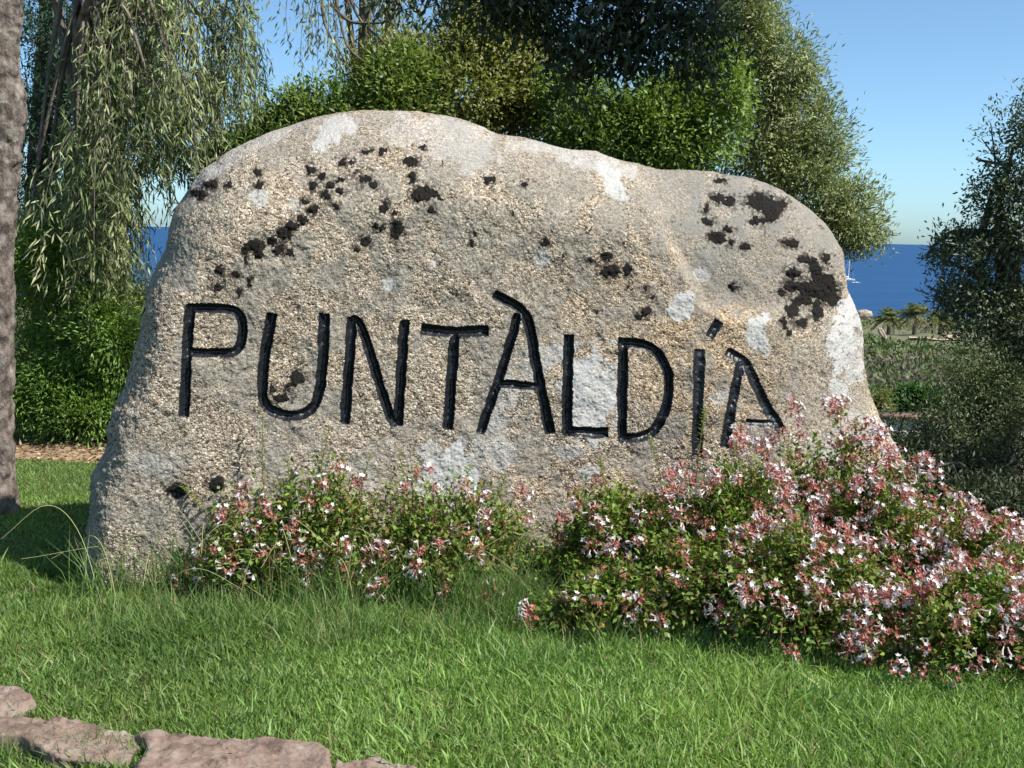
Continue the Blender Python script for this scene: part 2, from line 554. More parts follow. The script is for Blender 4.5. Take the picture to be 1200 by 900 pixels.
# distance on a coarse grid, then interpolated up
ku, kv = np.arange(0, NU, 7), np.arange(0, NV, 7)
ku[-1], kv[-1] = NU - 1, NV - 1
coarse = outline_dist(PX.reshape(NV, NU, 2)[np.ix_(kv, ku)].reshape(-1, 2)).reshape(len(kv), len(ku))
tmp = np.stack([np.interp(np.arange(NU), ku, row) for row in coarse])
DIST = np.stack([np.interp(np.arange(NV), kv, tmp[:, k]) for k in range(NU)], 1).reshape(-1)

YM, YS = 6.10, 0.29                # the middle plane of the stone
local = np.stack([(PX[:, 0] - 600) / FPX, -(PX[:, 1] - 450) / FPX, -np.ones(len(PX))], -1) @ RM.T
tpar = YM / (local[:, 1] - YS * local[:, 0])
ROCK = CAM + local * tpar[:, None]
tm = DIST * (CAM[1] + tpar * local[:, 1]) / FPX
wr = smooth(700, 980, PX[:, 0])
wt = smooth(420, 150, PX[:, 1]) * (1 - wr)
Rr = 0.24 + 0.40 * wt + 0.50 * wr
s_ = np.clip(tm / Rr, 0, 1)
pw = 2.1
bulge = (1 - (1 - s_) ** pw) ** (1 / pw)
low = smooth(640, 680, PX[:, 1])
ROCK[:, 1] -= 0.50 * bulge * (1 - 0.10 * low)
ROCK[:, 1] += 0.05 * (ROCK[:, 2] - 0.9)
# the hollow right of a worn rib
def seg_side(P, pts):
    xs_ = np.interp(P[:, 1], [p[1] for p in pts], [p[0] for p in pts])
    return P[:, 0] - xs_
side = seg_side(PX, [(720, 180), (748, 225), (768, 285), (790, 325), (800, 350), (830, 370), (900, 400)])
hollow = smooth(-3, 16, side) * (1 - smooth(40, 210, side)) * smooth(375, 345, PX[:, 1]) * smooth(190, 230, PX[:, 1])
ROCK[:, 1] += 0.075 * hollow
q3 = ROCK * np.array([1, 0.6, 1])
ROCK[:, 1] += 0.035 * fbm(q3, 1.1, 2, 3) + 0.020 * fbm(q3, 3.2, 3, 11)
G = ROCK.reshape(NV, NU, 3)
Nn = unit(np.cross(np.gradient(G, axis=1), np.gradient(G, axis=0)).reshape(-1, 3))
if Nn[:, 1].mean() > 0:
    Nn = -Nn
rough_amt = (1 - 0.45 * smooth(0.15, 0.6, Nn[:, 2])) * (1 - 0.55 * smooth(760, 840, PX[:, 0]) * smooth(390, 300, PX[:, 1]))
edge_r = 1 + 1.6 * smooth(0.22, 0.0, tm) * smooth(300, 500, PX[:, 1]) * smooth(400, 200, PX[:, 0])
disp = edge_r * (0.011 * fbm(q3, 8, 3, 21) + rough_amt * (0.0060 * fbm(q3, 32, 3, 41))) + rough_amt * 0.0030 * np.abs(vnoise(q3, 95, 51)) + 0.0018 * vnoise(q3, 150, 61)
ROCK += Nn * disp[:, None]

PX = np.stack(project(ROCK), -1)
# strokes of the inscription, in the plane of the face
LETTERS = [
    ('P', [(7.0, [(223, 357), (219, 420), (215, 489)]), (6.0, [(220, 361), (250, 361), (274, 364), (283, 374), (284, 388), (281, 405), (272, 413), (255, 414), (222, 412)])]),
    ('U', [(7.0, [(319, 367), (311, 412), (308, 450), (309, 470), (318, 482), (342, 487), (362, 481), (373, 464), (378, 425), (380, 367)])]),
    ('N', [(6.8, [(413, 372), (409, 430), (404, 497)]), (6.6, [(412, 375), (422, 381), (437, 425), (454, 480), (463, 498)]), (6.8, [(474, 376), (470, 440), (466, 499)])]),
    ('T', [(7.5, [(494, 386), (530, 389), (572, 388)]), (7.0, [(533, 391), (529, 450), (525, 503)])]),
    ('A', [(6.2, [(607, 368), (600, 395), (586, 440), (572, 480), (562, 508)]), (7.0, [(579, 345), (597, 354), (611, 364), (620, 380), (628, 425), (637, 470), (645, 508)]), (5.6, [(583, 449), (610, 451), (634, 453)])]),
    ('L', [(6.8, [(667, 392), (665, 450), (665, 511)]), (7.0, [(661, 504), (685, 507), (712, 507)])]),
    ('D', [(6.6, [(731, 396), (729, 455), (730, 518)]), (6.6, [(727, 402), (752, 403), (768, 411), (779, 427), (784, 448), (781, 475), (771, 498), (756, 511), (727, 515)])]),
    ('I', [(7.2, [(820, 409), (818, 470), (817, 535)]), (6.5, [(843, 376), (831, 396)])]),
    ('A', [(6.4, [(868, 424), (861, 458), (849, 524)]), (6.8, [(853, 412), (866, 420), (874, 427), (888, 455), (903, 485), (917, 506)]), (5.2, [(874, 495), (890, 496), (908, 497)])]),
]
def stroke_field(P, strokes):
    best = np.full(len(P), 9.0)
    for w, pts in strokes:
        pts = np.asarray(pts, float)
        if len(pts) > 3:
            pts = bend(pts, len(pts) * 4)
        x0, x1 = pts.min(0) - 12, pts.max(0) + 12
        sel = np.where((P[:, 0] > x0[0]) & (P[:, 0] < x1[0]) & (P[:, 1] > x0[1]) & (P[:, 1] < x1[1]))[0]
        p = P[sel]
        bb = np.full(len(p), 9.0)
        for k in range(len(pts) - 1):
            a, b = pts[k], pts[k + 1]
            ab = b - a
            t = ((p - a) @ ab) / (ab @ ab)
            tc_ = np.clip(t, 0, 1)
            d = np.hypot(p[:, 0] - a[0] - tc_ * ab[0], p[:, 1] - a[1] - tc_ * ab[1]) / w
            if k == 0: d = np.where(t < 0, d + 9, d)
            if k == len(pts) - 2: d = np.where(t > 1, d + 9, d)
            bb = np.minimum(bb, d)
        best[sel] = np.minimum(best[sel], bb)
    return best
P3 = np.stack([PX[:, 0], PX[:, 1], np.zeros(len(PX))], -1)
PW = PX + np.stack([fbm(P3, 0.08, 2, 71), fbm(P3, 0.08, 2, 72)], -1) * 1.1
owner = np.full(len(PX), -1)
depth = np.zeros(len(PX))
for k, (_, st) in enumerate(LETTERS):
    fld = stroke_field(PW, st)
    fld = fld * 1.13
    inside = fld < 1
    owner[inside] = k
    shallow = 0.55 if k >= 7 else 1.0
    depth = np.maximum(depth, np.where(inside, 0.030 * shallow * np.clip(1 - fld ** 1.7, 0, 1), 0))
ROCK[:, 1] += depth + np.where(depth > 0, 0.0022 * fbm(q3, 55, 2, 91), 0)

# black cushions of lichen, and two painted flower shadows at the lower left
BL = [(364,199,5,5),(366,218,5.5,6),(377,207,5,4),(357,236,5,3.5),(394,241,4,3),(398,223,5,5.5),(400,193,6,3),(402,186,4,3),(411,190,4,4),(415,202,4,2.5),
      (427,209,9,4),(437,217,5,5),(399,211,6,3.2),(387,218,6,5),(382,228,5,6),(367,245,8,6),(355,257,8,6),(343,265,9,6),(332,274,9,8),(318,282,8,5),(300,287,12,9),
      (288,292,7,6),(303,297,6,7),(327,292,8,7),(340,296,4,5),(289,305,3,8),
      (451,242,5.5,7),(462,250,4,3),(439,266,4,4),(448,267,5,5),(465,270,8,12),(428,282,7.5,6),(418,293,4,4),(449,177,4,5.5),(428,178,5,2),(436,177,3,2.5),(495,172,4,3.5),
      (481,190,9,6),(483,208,4,8),(497,228,17,9),(506,246,5,4.5),(514,231,3.5,3),(574,211,7,4),(614,216,4.5,3.5),(639,283,5.5,6),(557,274,3,5),(553,285,4.5,4.5),
      (302,203,5,4),(303,216,5,6),(248,216,9,5),(238,228,5,5),(267,217,5,4),(230,227,6,3),(258,316,6,5),(276,322,6,5),(256,337,7,5),(281,343,3,5),(292,330,4,6),
      (711,300,7,6),(716,317,13,8),(735,317,5,7),(692,305,4,3),(757,365,8,6),(748,371,5,4),(765,349,3,4),(757,340,3,3),
      (844,212,9,3),(840,232,10,6),(855,236,9,6),(827,245,4,7),(830,260,8,5),(853,269,7,4),(840,279,12,7.5),(857,285,5.5,5),(873,289,7,5),(888,259,10,6),
      (889,236,18,11),(905,244,14,13),(917,238,6,5),(902,256,8,6),(925,285,12,4.5),(929,320,10,8),(947,305,13,5),(956,318,8,14),(933,335,16,8),(951,340,15,10),
      (969,338,15,17),(976,352,8,8),(939,352,13,7),(958,364,7,15),(928,364,9,9),(919,378,5,7),(939,378,9,6),(924,390,5,5),(916,343,5,5),(860,336,7,4),(968,302,6,5),
      (348,443,10,9),(330,466,11,5),(319,456,4,5),(338,452,5,4),(207,575,13,9),(254,567,10,9),(690,270,2,2),(660,300,2,2),(600,250,2,2),(520,190,2,2),(700,365,2.5,2.5),(735,337,2.5,2.5)]
BL = np.array(BL, float)
BL[:, 2:] = BL[:, 2:] * 0.88
parent_ = list(range(len(BL)))
def find(a):
    while parent_[a] != a: a = parent_[a]
    return a
for a in range(len(BL)):
    for b in range(a):
        d = np.hypot(BL[a, 0] - BL[b, 0], BL[a, 1] - BL[b, 1])
        if d < (BL[a, 2:].mean() + BL[b, 2:].mean()) * 0.95:
            parent_[find(a)] = find(b)
PL = PX + np.stack([fbm(P3, 0.20, 4, 81, 0.65), fbm(P3, 0.20, 4, 82, 0.65)], -1) * 5.0
lich_shadow = np.full(len(PX), -1)
ht = np.zeros(len(PX))
for k, (cx, cy, rx, ry) in enumerate(BL):
    sel = np.where((np.abs(PX[:, 0] - cx) < rx + 9) & (np.abs(PX[:, 1] - cy) < ry + 9))[0]
    ee = np.hypot((PL[sel, 0] - cx) / rx, (PL[sel, 1] - cy) / ry)
    hit = (ee < 1) & (owner[sel] < 0)
    h = 0.006 * np.sqrt(np.clip(1 - ee ** 2, 0, 1)) * min(1.0, rx / 6)
    ss = sel[hit]
    lich_shadow[ss] = find(k)
    ht[ss] = np.maximum(ht[ss], h[hit])
lump = np.where(ht > 0, ht * (0.45 + 1.5 * np.abs(vnoise(q3, 48, 95))), 0)
ROCK += Nn * lump[:, None]

# crustose lichen and stain masks (albedo only)
def blob(cx, cy, rx, ry, soft=0.25, rot=0.0, amp=0.45, seed=0, fr=0.05):
    c_, s2 = math.cos(math.radians(rot)), math.sin(math.radians(rot))
    dx, dy = PX[:, 0] - cx, PX[:, 1] - cy
    a, b = (dx * c_ + dy * s2) / rx, (-dx * s2 + dy * c_) / ry
    out = np.zeros(len(PX))
    near = np.where(np.hypot(a, b) < 1.9)[0]
    e_ = np.hypot(a[near], b[near]) + amp * fbm(P3[near], fr, 4, 100 + seed, 0.6)
    out[near] = smooth(1 + soft / 2, 1 - soft / 2, e_)
    return out
white = np.zeros(len(PX)); grey = np.zeros(len(PX)); tanm = np.zeros(len(PX))
for k, (cx, cy, rx, ry, rot, st) in enumerate([
        (510, 158, 78, 24, 12, .38), (555, 185, 24, 18, 40, .38), (385, 160, 14, 18, 30, .75), (398, 146, 20, 12, 0, .7), (720, 216, 11, 24, -32, .85),
        (700, 190, 45, 11, 12, .55), (640, 172, 40, 9, 8, .5), (694, 457, 31, 47, 0, .9), (652, 415, 28, 14, -10, .65), (528, 560, 27, 34, 20, 1.0), (508, 570, 16, 16, 0, 1.0),
        (534, 532, 14, 18, 20, .95), (578, 532, 30, 20, 0, .55), (503, 527, 13, 12, -40, .6), (889, 390, 14, 24, -8, .95), (799, 360, 15, 16, 40, .95), (990, 395, 17, 52, 8, 1.0), (996, 360, 14, 22, 20, 1.0),
        (984, 457, 10, 11, 0, .95), (1000, 430, 10, 24, 0, .7), (305, 232, 11, 11, 0, .75), (508, 310, 5, 5, 0, .9), (457, 333, 7, 6, 0, .8), (635, 306, 10, 9, 0, .65), (823, 320, 9, 8, 0, .5),
        (626, 425, 20, 20, 0, .4), (665, 530, 16, 10, 0, .55), (690, 552, 14, 9, 0, .65), (255, 195, 30, 8, -35, .5), (842, 463, 11, 10, 0, .5), (590, 470, 14, 34, 10, .45),
        (1010, 505, 26, 26, 0, .45), (980, 530, 30, 20, 0, .6), (300, 165, 45, 10, -22, .4), (345, 240, 8, 8, 0, .5), (180, 545, 45, 12, 0, .4), (425, 560, 22, 16, 0, .3)]):
    white = np.maximum(white, min(1, 1.1 * st) * blob(cx, cy, rx, ry, 0.2, rot, 0.85, k, 0.07) * np.clip(1.25 + 1.0 * fbm(P3, 0.16, 3, 231), 0.35, 1))
for k, (cx, cy, rx, ry, rot, st) in enumerate([
        (880, 255, 110, 85, 20, 1.0), (800, 235, 60, 40, 20, .9), (835, 325, 50, 46, 0, .9), (905, 330, 45, 60, 0, .7), (510, 200, 36, 26, 20, .6), (660, 235, 26, 48, 10, .75), (575, 260, 30, 20, 0, .5),
        (600, 290, 40, 22, 0, .55), (560, 270, 18, 40, 0, .45), (430, 250, 26, 30, 0, .45), (400, 175, 50, 18, -10, .45), (350, 170, 50, 20, -20, .5), (470, 540, 60, 45, 0, .6), (620, 520, 30, 20, 0, .6),
        (450, 420, 20, 30, 0, .3), (620, 195, 70, 20, 12, .55), (480, 285, 20, 16, 0, .5), (255, 250, 30, 40, 30, .4), (285, 455, 22, 20, 0, .45), (340, 540, 50, 30, 0, .45), (160, 560, 60, 60, 0, .55),
        (610, 340, 50, 22, 0, .45), (940, 440, 40, 55, 0, .6), (690, 600, 60, 30, 0, .3), (600, 440, 30, 30, 0, .4), (740, 360, 8, 26, 0, .2), (880, 452, 14, 40, 0, .4), (300, 600, 70, 40, 0, .45), (980, 480, 40, 50, 0, .5)]):
    grey = np.maximum(grey, st * blob(cx, cy, rx, ry, 0.55, rot, 0.7, 50 + k, 0.035))
patchy = np.clip(0.6 + 0.9 * fbm(P3, 0.06, 4, 201), 0, 1)
grey = np.maximum(grey * (0.35 + 0.65 * patchy), 0.62 * smooth(-0.08, 0.34, fbm(P3, 0.028, 5, 207, 0.62)))
for k, (cx, cy, rx, ry, rot, st) in enumerate([(830, 420, 85, 95, 0, .9), (770, 330, 55, 60, 0, .55), (720, 380, 80, 90, 0, .45), (940, 470, 40, 50, 0, .4), (640, 350, 130, 60, 0, .25), (900, 290, 24, 18, 0, .5), (970, 275, 20, 14, 0, .5),
                                             (470, 170, 40, 25, 0, .35), (680, 600, 120, 60, 0, .4), (330, 400, 90, 60, 0, .25)]):
    tanm = np.maximum(tanm, 0.75 * st * blob(cx, cy, rx, ry, 1.0, rot, 0.5, 90 + k, 0.02))
halo = np.zeros(len(PX))
for cx, cy, rx, ry in BL:
    sel = np.where((np.abs(PX[:, 0] - cx) < 2.4 * rx + 4) & (np.abs(PX[:, 1] - cy) < 2.4 * ry + 4))[0]
    ee = np.hypot((PL[sel, 0] - cx) / (rx + 1.5), (PL[sel, 1] - cy) / (ry + 1.5))
    halo[sel] = np.maximum(halo[sel], smooth(2.0, 0.9, ee))
speck = smooth(0.12, 0.30, fbm(P3, 0.33, 3, 211, 0.65) + 0.55 * halo - 0.32) * (halo > 0)
wide = smooth(0.42, 0.52, fbm(P3, 0.25, 3, 217, 0.65)) * smooth(0.0, 0.3, fbm(P3, 0.012, 3, 219)) * 0.8
mask = np.stack([white, grey, tanm, np.maximum(speck * 0.9, wide)], -1)

QI = (np.arange(NV - 1)[:, None] * NU + np.arange(NU - 1)[None, :])
RQ = np.stack([QI, QI + 1, QI + NU + 1, QI + NU], -1).reshape(-1, 4)
def face_owner(a):
    f_ = a[RQ]
    cnt = (f_ >= 0).sum(1)
    return np.where(cnt >= 2, f_.max(1), -1)
fo, fl = face_owner(owner), face_owner(lich_shadow)
boulder = empty('inscribed_boulder', (0.0, 6.1, 0.0))
tag(boulder, 'huge lichen-spotted granite boulder carved with black painted lettering', 'boulder')
ORG = np.array(boulder.location)
def sub_mesh(name, faces, mat, colours=None):
    ids, inv = np.unique(faces, return_inverse=True)
    me = mesh_from(name, ROCK[ids] - ORG, inv.reshape(-1, 4), None if colours is None else colours[ids], mat, True)
    return link(name, me, boulder)
# the back of the stone, joined to the same outline
SU, SV = np.unique(np.r_[np.arange(0, NU, 10), NU - 1]), np.unique(np.r_[np.arange(0, NV, 10), NV - 1])
idx = (SV[:, None] * NU + SU[None, :])
bp = ROCK[idx.ravel()].copy()
bb = bulge[idx.ravel()]
border = np.zeros(idx.shape, bool); border[:, 0] = border[:, -1] = border[-1, :] = True
base_y = YM + YS * bp[:, 0]
newy = base_y + (0.08 + 0.25 * smooth(-0.9, 0.8, bp[:, 0])) * bb + 0.06 * fbm(bp, 2.0, 3, 300) * bb
bp[:, 1] = np.where(border.ravel(), bp[:, 1], newy)
bq = (np.arange(len(SV) - 1)[:, None] * len(SU) + np.arange(len(SU) - 1)[None, :])
BQ = np.stack([bq, bq + len(SU), bq + len(SU) + 1, bq + 1], -1).reshape(-1, 4)
rest = RQ[(fo < 0) & (fl < 0)]
ids, inv = np.unique(rest, return_inverse=True)
allv = np.concatenate([ROCK[ids], bp]) - ORG
allq = np.concatenate([inv.reshape(-1, 4), BQ + len(ids)])
allc = np.concatenate([mask[ids], np.repeat([[0.0, 0.3, 0.1, 0.0]], len(bp), 0)])
link('stone', mesh_from('stone', allv, allq, allc, M['granite'], True), boulder)
for k in range(len(LETTERS)):
    sub_mesh('letter', RQ[fo == k], M['paint'])
for k in np.unique(fl[fl >= 0]):
    fs = RQ[(fl == k) & (fo < 0)]
    if len(fs) > 3:
        sub_mesh('lichen_and_shadow', fs, M['lichen_and_shadow'])

FRONT = np.full((200, 220), 99.0)          # nearest face of the stone by direction, to keep plants out of it
_fx, _fy = (project(ROCK)[0] / 6).astype(int), (project(ROCK)[1] / 6).astype(int)
_k = (_fx >= 0) & (_fx < 220) & (_fy >= 0) & (_fy < 200)
np.minimum.at(FRONT, (_fy[_k], _fx[_k]), ROCK[_k, 1])
def in_rock(P):
    qx, qy = project(P)
    ix, iy = np.clip((qx / 6).astype(int), 0, 219), np.clip((qy / 6).astype(int), 0, 199)
    fr = FRONT[iy, ix]
    # below the traced foot the stone goes straight down
    foot = FRONT[np.minimum(iy, 112), ix]
    fr = np.where(iy > 112, foot, fr)
    return (P[:, 1] > fr - 0.015) & (P[:, 1] < fr + 0.85)

# ------------------------------------------------------------------ edging stones in the lawn
def slab_stone(outline_px, height, seed, zb=-0.06):
    pts = np.array([ground(x, y, height)[:2] for x, y in outline_px])
    c0 = pts.mean(0)
    n = 260
    closed = np.vstack([pts, pts[:1]])
    d = np.r_[0, np.cumsum(np.linalg.norm(np.diff(closed, axis=0), axis=1))]
    t = np.linspace(0, d[-1], n, endpoint=False)
    ring = np.stack([np.interp(t, d, closed[:, k]) for k in range(2)], -1)
    for _ in range(3):
        ring = (np.roll(ring, 1, 0) + ring * 2 + np.roll(ring, -1, 0)) / 4
    rings = []
    prof = [(1.0, zb), (1.01, height * 0.2), (1.005, height * 0.5), (0.995, height * 0.75), (0.98, height * 0.9), (0.96, height * 0.97)] + [(x_, height) for x_ in np.linspace(0.93, 0.02, 34)]
    for s, z in prof:
        r = c0 + (ring - c0) * s
        rings.append(np.c_[r, np.full(n, z)])
    V_ = np.concatenate(rings)
    k = len(rings)
    side_ = V_[:, 2] < height * 0.9
    W_ = V_ + 0.03 * np.stack([fbm(V_, 11, 2, seed + 1), fbm(V_, 11, 2, seed + 2), 0 * V_[:, 0]], -1)
    cell = np.abs(vnoise(W_, 9, seed + 7))
    relief = 0.020 * fbm(V_, 5, 3, seed) + 0.018 * (0.35 - cell) + 0.009 * fbm(V_, 28, 3, seed + 3) + 0.004 * vnoise(V_, 90, seed + 4)
    V_[:, 2] += relief * np.where(V_[:, 2] > 0, 1, 0)
    out_ = unit(np.c_[V_[:, :2] - c0, np.zeros(len(V_))])
    V_ += out_ * (0.035 * fbm(V_, 8, 4, seed + 5) + 0.012 * vnoise(V_, 40, seed + 6))[:, None] * side_[:, None]
    i_ = np.arange(k - 1)[:, None] * n
    j_ = np.arange(n)[None, :]
    Q_ = np.stack([i_ + j_, i_ + (j_ + 1) % n, i_ + n + (j_ + 1) % n, i_ + n + j_], -1).reshape(-1, 4)
    mb = MB(); mb.add(V_, Q_)
    base = np.array([c0[0], c0[1], 0.0])
    return single('edging_stone', mb, M['slab'], base, True), pts
STONES = []
for outl, h, sd, lab in [
        ([(-60, 815), (-30, 806), (0, 808), (25, 811), (40, 822), (20, 834), (-20, 838), (-60, 832)], 0.05, 1, 'small pinkish edging stone at the very left, apart from the longer ones'),
        ([(-40, 843), (0, 841), (30, 839), (75, 846), (120, 851), (157, 857), (166, 872), (150, 893), (65, 886), (25, 868), (-40, 858)], 0.065, 2, 'long pinkish edging stone with wavy upper edge, grass growing over its front'),
        ([(158, 856), (200, 858), (250, 862), (310, 866), (375, 868), (388, 880), (390, 905), (330, 915), (240, 915), (150, 910), (172, 876)], 0.08, 3, 'squarish-ended pink granite edging stone with a pale chipped front'),
        ([(392, 895), (440, 893), (480, 898), (520, 905), (500, 930), (420, 935), (390, 920)], 0.03, 4, 'low edging stone barely showing past the squarish-ended one at the bottom border')]:
    o, p = slab_stone(outl, h, sd)
    tag(o, lab, 'stone', 'pink granite edging stones along the lawn')
    STONES.append(p)
def in_poly(P, poly):
    x, y = P[:, 0], P[:, 1]
    ins = np.zeros(len(P), bool)
    j = len(poly) - 1
    for i in range(len(poly)):
        xi, yi = poly[i]; xj, yj = poly[j]
        cnd = ((yi > y) != (yj > y)) & (x < (xj - xi) * (y - yi) / (yj - yi + 1e-12) + xi)
        ins ^= cnd
        j = i
    return ins

# ------------------------------------------------------------------ grass
def blades(mb, P, H, W, lean, col, droop=0.5):
    n = len(P)
    a = RNG.uniform(0, 2 * math.pi, n)
    side = np.stack([np.cos(a), np.sin(a), np.zeros(n)], -1)
    b = RNG.uniform(0, 2 * math.pi, n)
    ld = np.stack([np.cos(b), np.sin(b), np.zeros(n)], -1)
    H = np.broadcast_to(H, (n,))[:, None]; W = np.broadcast_to(W, (n,))[:, None]; lean = np.broadcast_to(lean, (n,))[:, None]
    rows = []
    for t, wd in ((0.0, 0.9), (0.5, 1.0), (1.0, 0.15)):
        c_ = P + ld * lean * H * (t ** 1.6) + np.array([0, 0, 1.0]) * H * (t - droop * lean * t * t * 0.5)
        rows += [c_ - side * W * wd * 0.5, c_ + side * W * wd * 0.5]
    V_ = np.stack(rows, 1).reshape(-1, 3)
    i_ = np.arange(n)[:, None] * 6
    Q_ = np.concatenate([i_ + np.array([[0, 1, 3, 2]]), i_ + np.array([[2, 3, 5, 4]])])
    mb.add(V_, Q_, np.repeat(col, 6, 0))

def grass_colour(P, n):
    k = 0.5 + 0.5 * fbm(P, 1.4, 3, 400)
    k2 = 0.5 + 0.5 * fbm(P, 5.0, 2, 410)
    c1, c2, c3 = np.array([0.115, 0.205, 0.046]), np.array([0.21, 0.30, 0.07]), np.array([0.075, 0.17, 0.07])
    c_ = c1[None] * (1 - k[:, None]) + c2[None] * k[:, None]
    c_ = c_ * (0.72 + 0.28 * k2[:, None]) + 0.28 * (1 - k2[:, None]) * c3
    c_ = c_ * RNG.uniform(0.7, 1.35, (n, 1)) * (1.12 + 0.35 * fbm(P, 0.8, 2, 445))[:, None]
    dryb = RNG.random(n) < 0.03 + 0.10 * np.clip(fbm(P, 1.1, 3, 440), 0, 1)
    c_[dryb] = np.array([0.30, 0.26, 0.13]) * RNG.uniform(0.7, 1.2, (dryb.sum(), 1))
    return c_

gb = MB()
def scatter(n, x0, x1, y0, y1, hmin, hmax, w, keep=None):
    P = np.c_[RNG.uniform(x0, x1, n), RNG.uniform(y0, y1, n), np.zeros(n)]
    ok = np.abs(P[:, 0]) < P[:, 1] * 0.46 + 0.7
    ok &= P[:, 1] < lawn_edge(P[:, 0]) + RNG.normal(0, 0.03, n)
    for st in STONES:
        c_ = st.mean(0)
        ok &= ~in_poly(P, c_ + (st - c_) * 0.90)
    ok &= ~in_rock(P)
    if keep is not None: ok &= keep(P)
    P = P[ok]
    P[:, 2] = terrain_z(P[:, 0], P[:, 1]) - 0.004
    n = len(P)
    hm = 0.75 + 0.5 * fbm(P, 2.2, 3, 430)
    H = RNG.uniform(hmin, hmax, n) * hm
    blades(gb, P, H, RNG.uniform(0.7, 1.3, n) * w, RNG.uniform(0.1, 1.1, n), grass_colour(P, n))
scatter(300000, -3.2, 3.2, 3.1, 5.4, 0.03, 0.078, 0.0050)
scatter(150000, -4.4, 4.4, 5.4, 8.1, 0.02, 0.045, 0.0050)
scatter(16000, -3.2, 3.2, 3.1, 5.4, 0.07, 0.135, 0.0062)
grass = single('lawn_grass', gb, M['grass'], (0, 0, 0))
tag(grass, 'bright green mown lawn grass in front of the boulder', 'grass', kind='stuff')

# ------------------------------------------------------------------ foliage builders
def crown_points(blobs, n, shell=0.5, ground_z=None, wob=0.35, seed=0):
    """points, outward directions, through the outer part of a set of ellipsoids (centre, radii, weight)"""
    C = np.array([b[0] for b in blobs], float); R = np.array([b[1] for b in blobs], float)
    w = np.array([(b[2] if len(b) > 2 else 1.0) * (b[1][0] * b[1][2] + b[1][0] * b[1][1]) for b in blobs])
    pick = RNG.choice(len(blobs), n, p=w / w.sum())
    D = rand_dir(n)
    r = 1 - shell * RNG.random(n) ** 1.6
    r = r * (1 + wob * fbm(D * 1.0 + pick[:, None] * 7.3, 1.9, 3, seed))
    P = C[pick] + D * R[pick] * r[:, None]
    ok = np.ones(n, bool)
    for k in range(len(blobs)):
        e_ = np.linalg.norm((P - C[k]) / R[k], axis=1)
        ok &= (e_ > 0.42) | (pick == k)
    if ground_z is not None:
        ok &= P[:, 2] > ground_z
    return P[ok], unit(D[ok] / R[pick[ok]])

def px_blob(px, py, d, rx, ry, rd, w=1.0):
    s = d / FPX
    return (at(px, py, d), np.array([rx * s, rd, ry * s]), w)

def foliage(mb, blobs, nclump, per, sigma, L, W, cols, droop=0.0, out=0.6, shell=0.5, seed=0, var=0.35, gz=None, wob=0.55, reject=None):
    P, D = crown_points(blobs, nclump, shell, gz, wob, seed)
    n = len(P)
    cols = np.asarray(cols, float)
    t = np.clip(0.5 + 0.45 * RNG.normal(size=n) * 0.6 + 0.5 * fbm(P, 1.5, 2, seed + 3), 0, 1) * (len(cols) - 1)
    i_ = np.minimum(t.astype(int), len(cols) - 2)
    f_ = (t - i_)[:, None]
    cc = cols[i_] * (1 - f_) + cols[i_ + 1] * f_
    PP = np.repeat(P, per, 0) + RNG.normal(0, 1, (n * per, 3)) * sigma
    OO = np.repeat(D, per, 0)
    DD = OO * out + rand_dir(n * per) * 0.75 + np.array([0, 0, -droop])
    CC = np.repeat(cc, per, 0) * RNG.uniform(1 - var, 1 + var, (n * per, 1))
    if reject is not None:
        k = ~reject(PP)
        PP, DD, CC, OO = PP[k], DD[k], CC[k], OO[k]
    m = len(PP)
    leaves(mb, PP, DD, RNG.uniform(0.7, 1.25, m) * L, RNG.uniform(0.75, 1.2, m) * W, CC, N=unit(np.array([0, 0, 1.0]) * 0.4 + OO * 0.7 + SUN_DIR * 0.8 + RNG.normal(size=(m, 3)) * 0.5))   # leaves turn to the light
    return P, D

def limbs(mb, base, top, r0, blobs, extra=3, seed=0, sides=8, frm=0.5):
    """tapered trunk with limbs that reach every clump of the crown"""
    base = np.asarray(base, float); top = np.asarray(top, float)
    k = 14
    mid = (base + top) / 2 + RNG.normal(0, 0.06, 3) * np.array([1, 1, 0.2])
    tp = bend([base - np.array([0, 0, 0.15]), base + (mid - base) * 0.4, mid, top], k * 2)
    rr = np.linspace(r0 * 1.15, r0 * 0.6, len(tp)); rr[:4] *= np.array([1.35, 1.2, 1.1, 1.04])
    tube(mb, tp, rr, sides + 4, rough=r0 * 0.18, rscale=7, seed=seed)
    for b in blobs:
        c_, R_ = np.asarray(b[0]), np.asarray(b[1])
        s0 = tp[RNG.integers(int(len(tp) * frm), len(tp))]
        end = c_ + R_ * RNG.normal(0, 0.2, 3)
        m_ = (s0 + end) / 2 + np.array([0, 0, 0.12]) * np.linalg.norm(end - s0) + RNG.normal(0, 0.08, 3)
        lp = bend([s0, m_, end], 14)
        tube(mb, lp, np.linspace(r0 * 0.45, r0 * 0.10, 14), sides, rough=r0 * 0.05, seed=seed)
        for _ in range(extra):
            a0 = lp[RNG.integers(5, 14)]
            e_ = c_ + rand_dir(1)[0] * R_ * 0.85
            tube(mb, bend([a0, (a0 + e_) / 2 + RNG.normal(0, 0.08, 3), e_], 9), np.linspace(r0 * 0.13, r0 * 0.03, 9), 5)

def lumpy(blobs, k=3, size=0.5):
    out = []
    for b in blobs:
        c_, r_ = np.asarray(b[0]), np.asarray(b[1])
        out.append((c_, r_ * 0.82, b[2] * 0.8))
        for d_ in rand_dir(k):
            d_[1] = -abs(d_[1]) * 0.8; d_[2] = d_[2] * 0.8 + 0.2
            out.append((c_ + d_ * r_ * 0.72, r_ * size * RNG.uniform(0.75, 1.15), b[2] * 0.9))
    return out

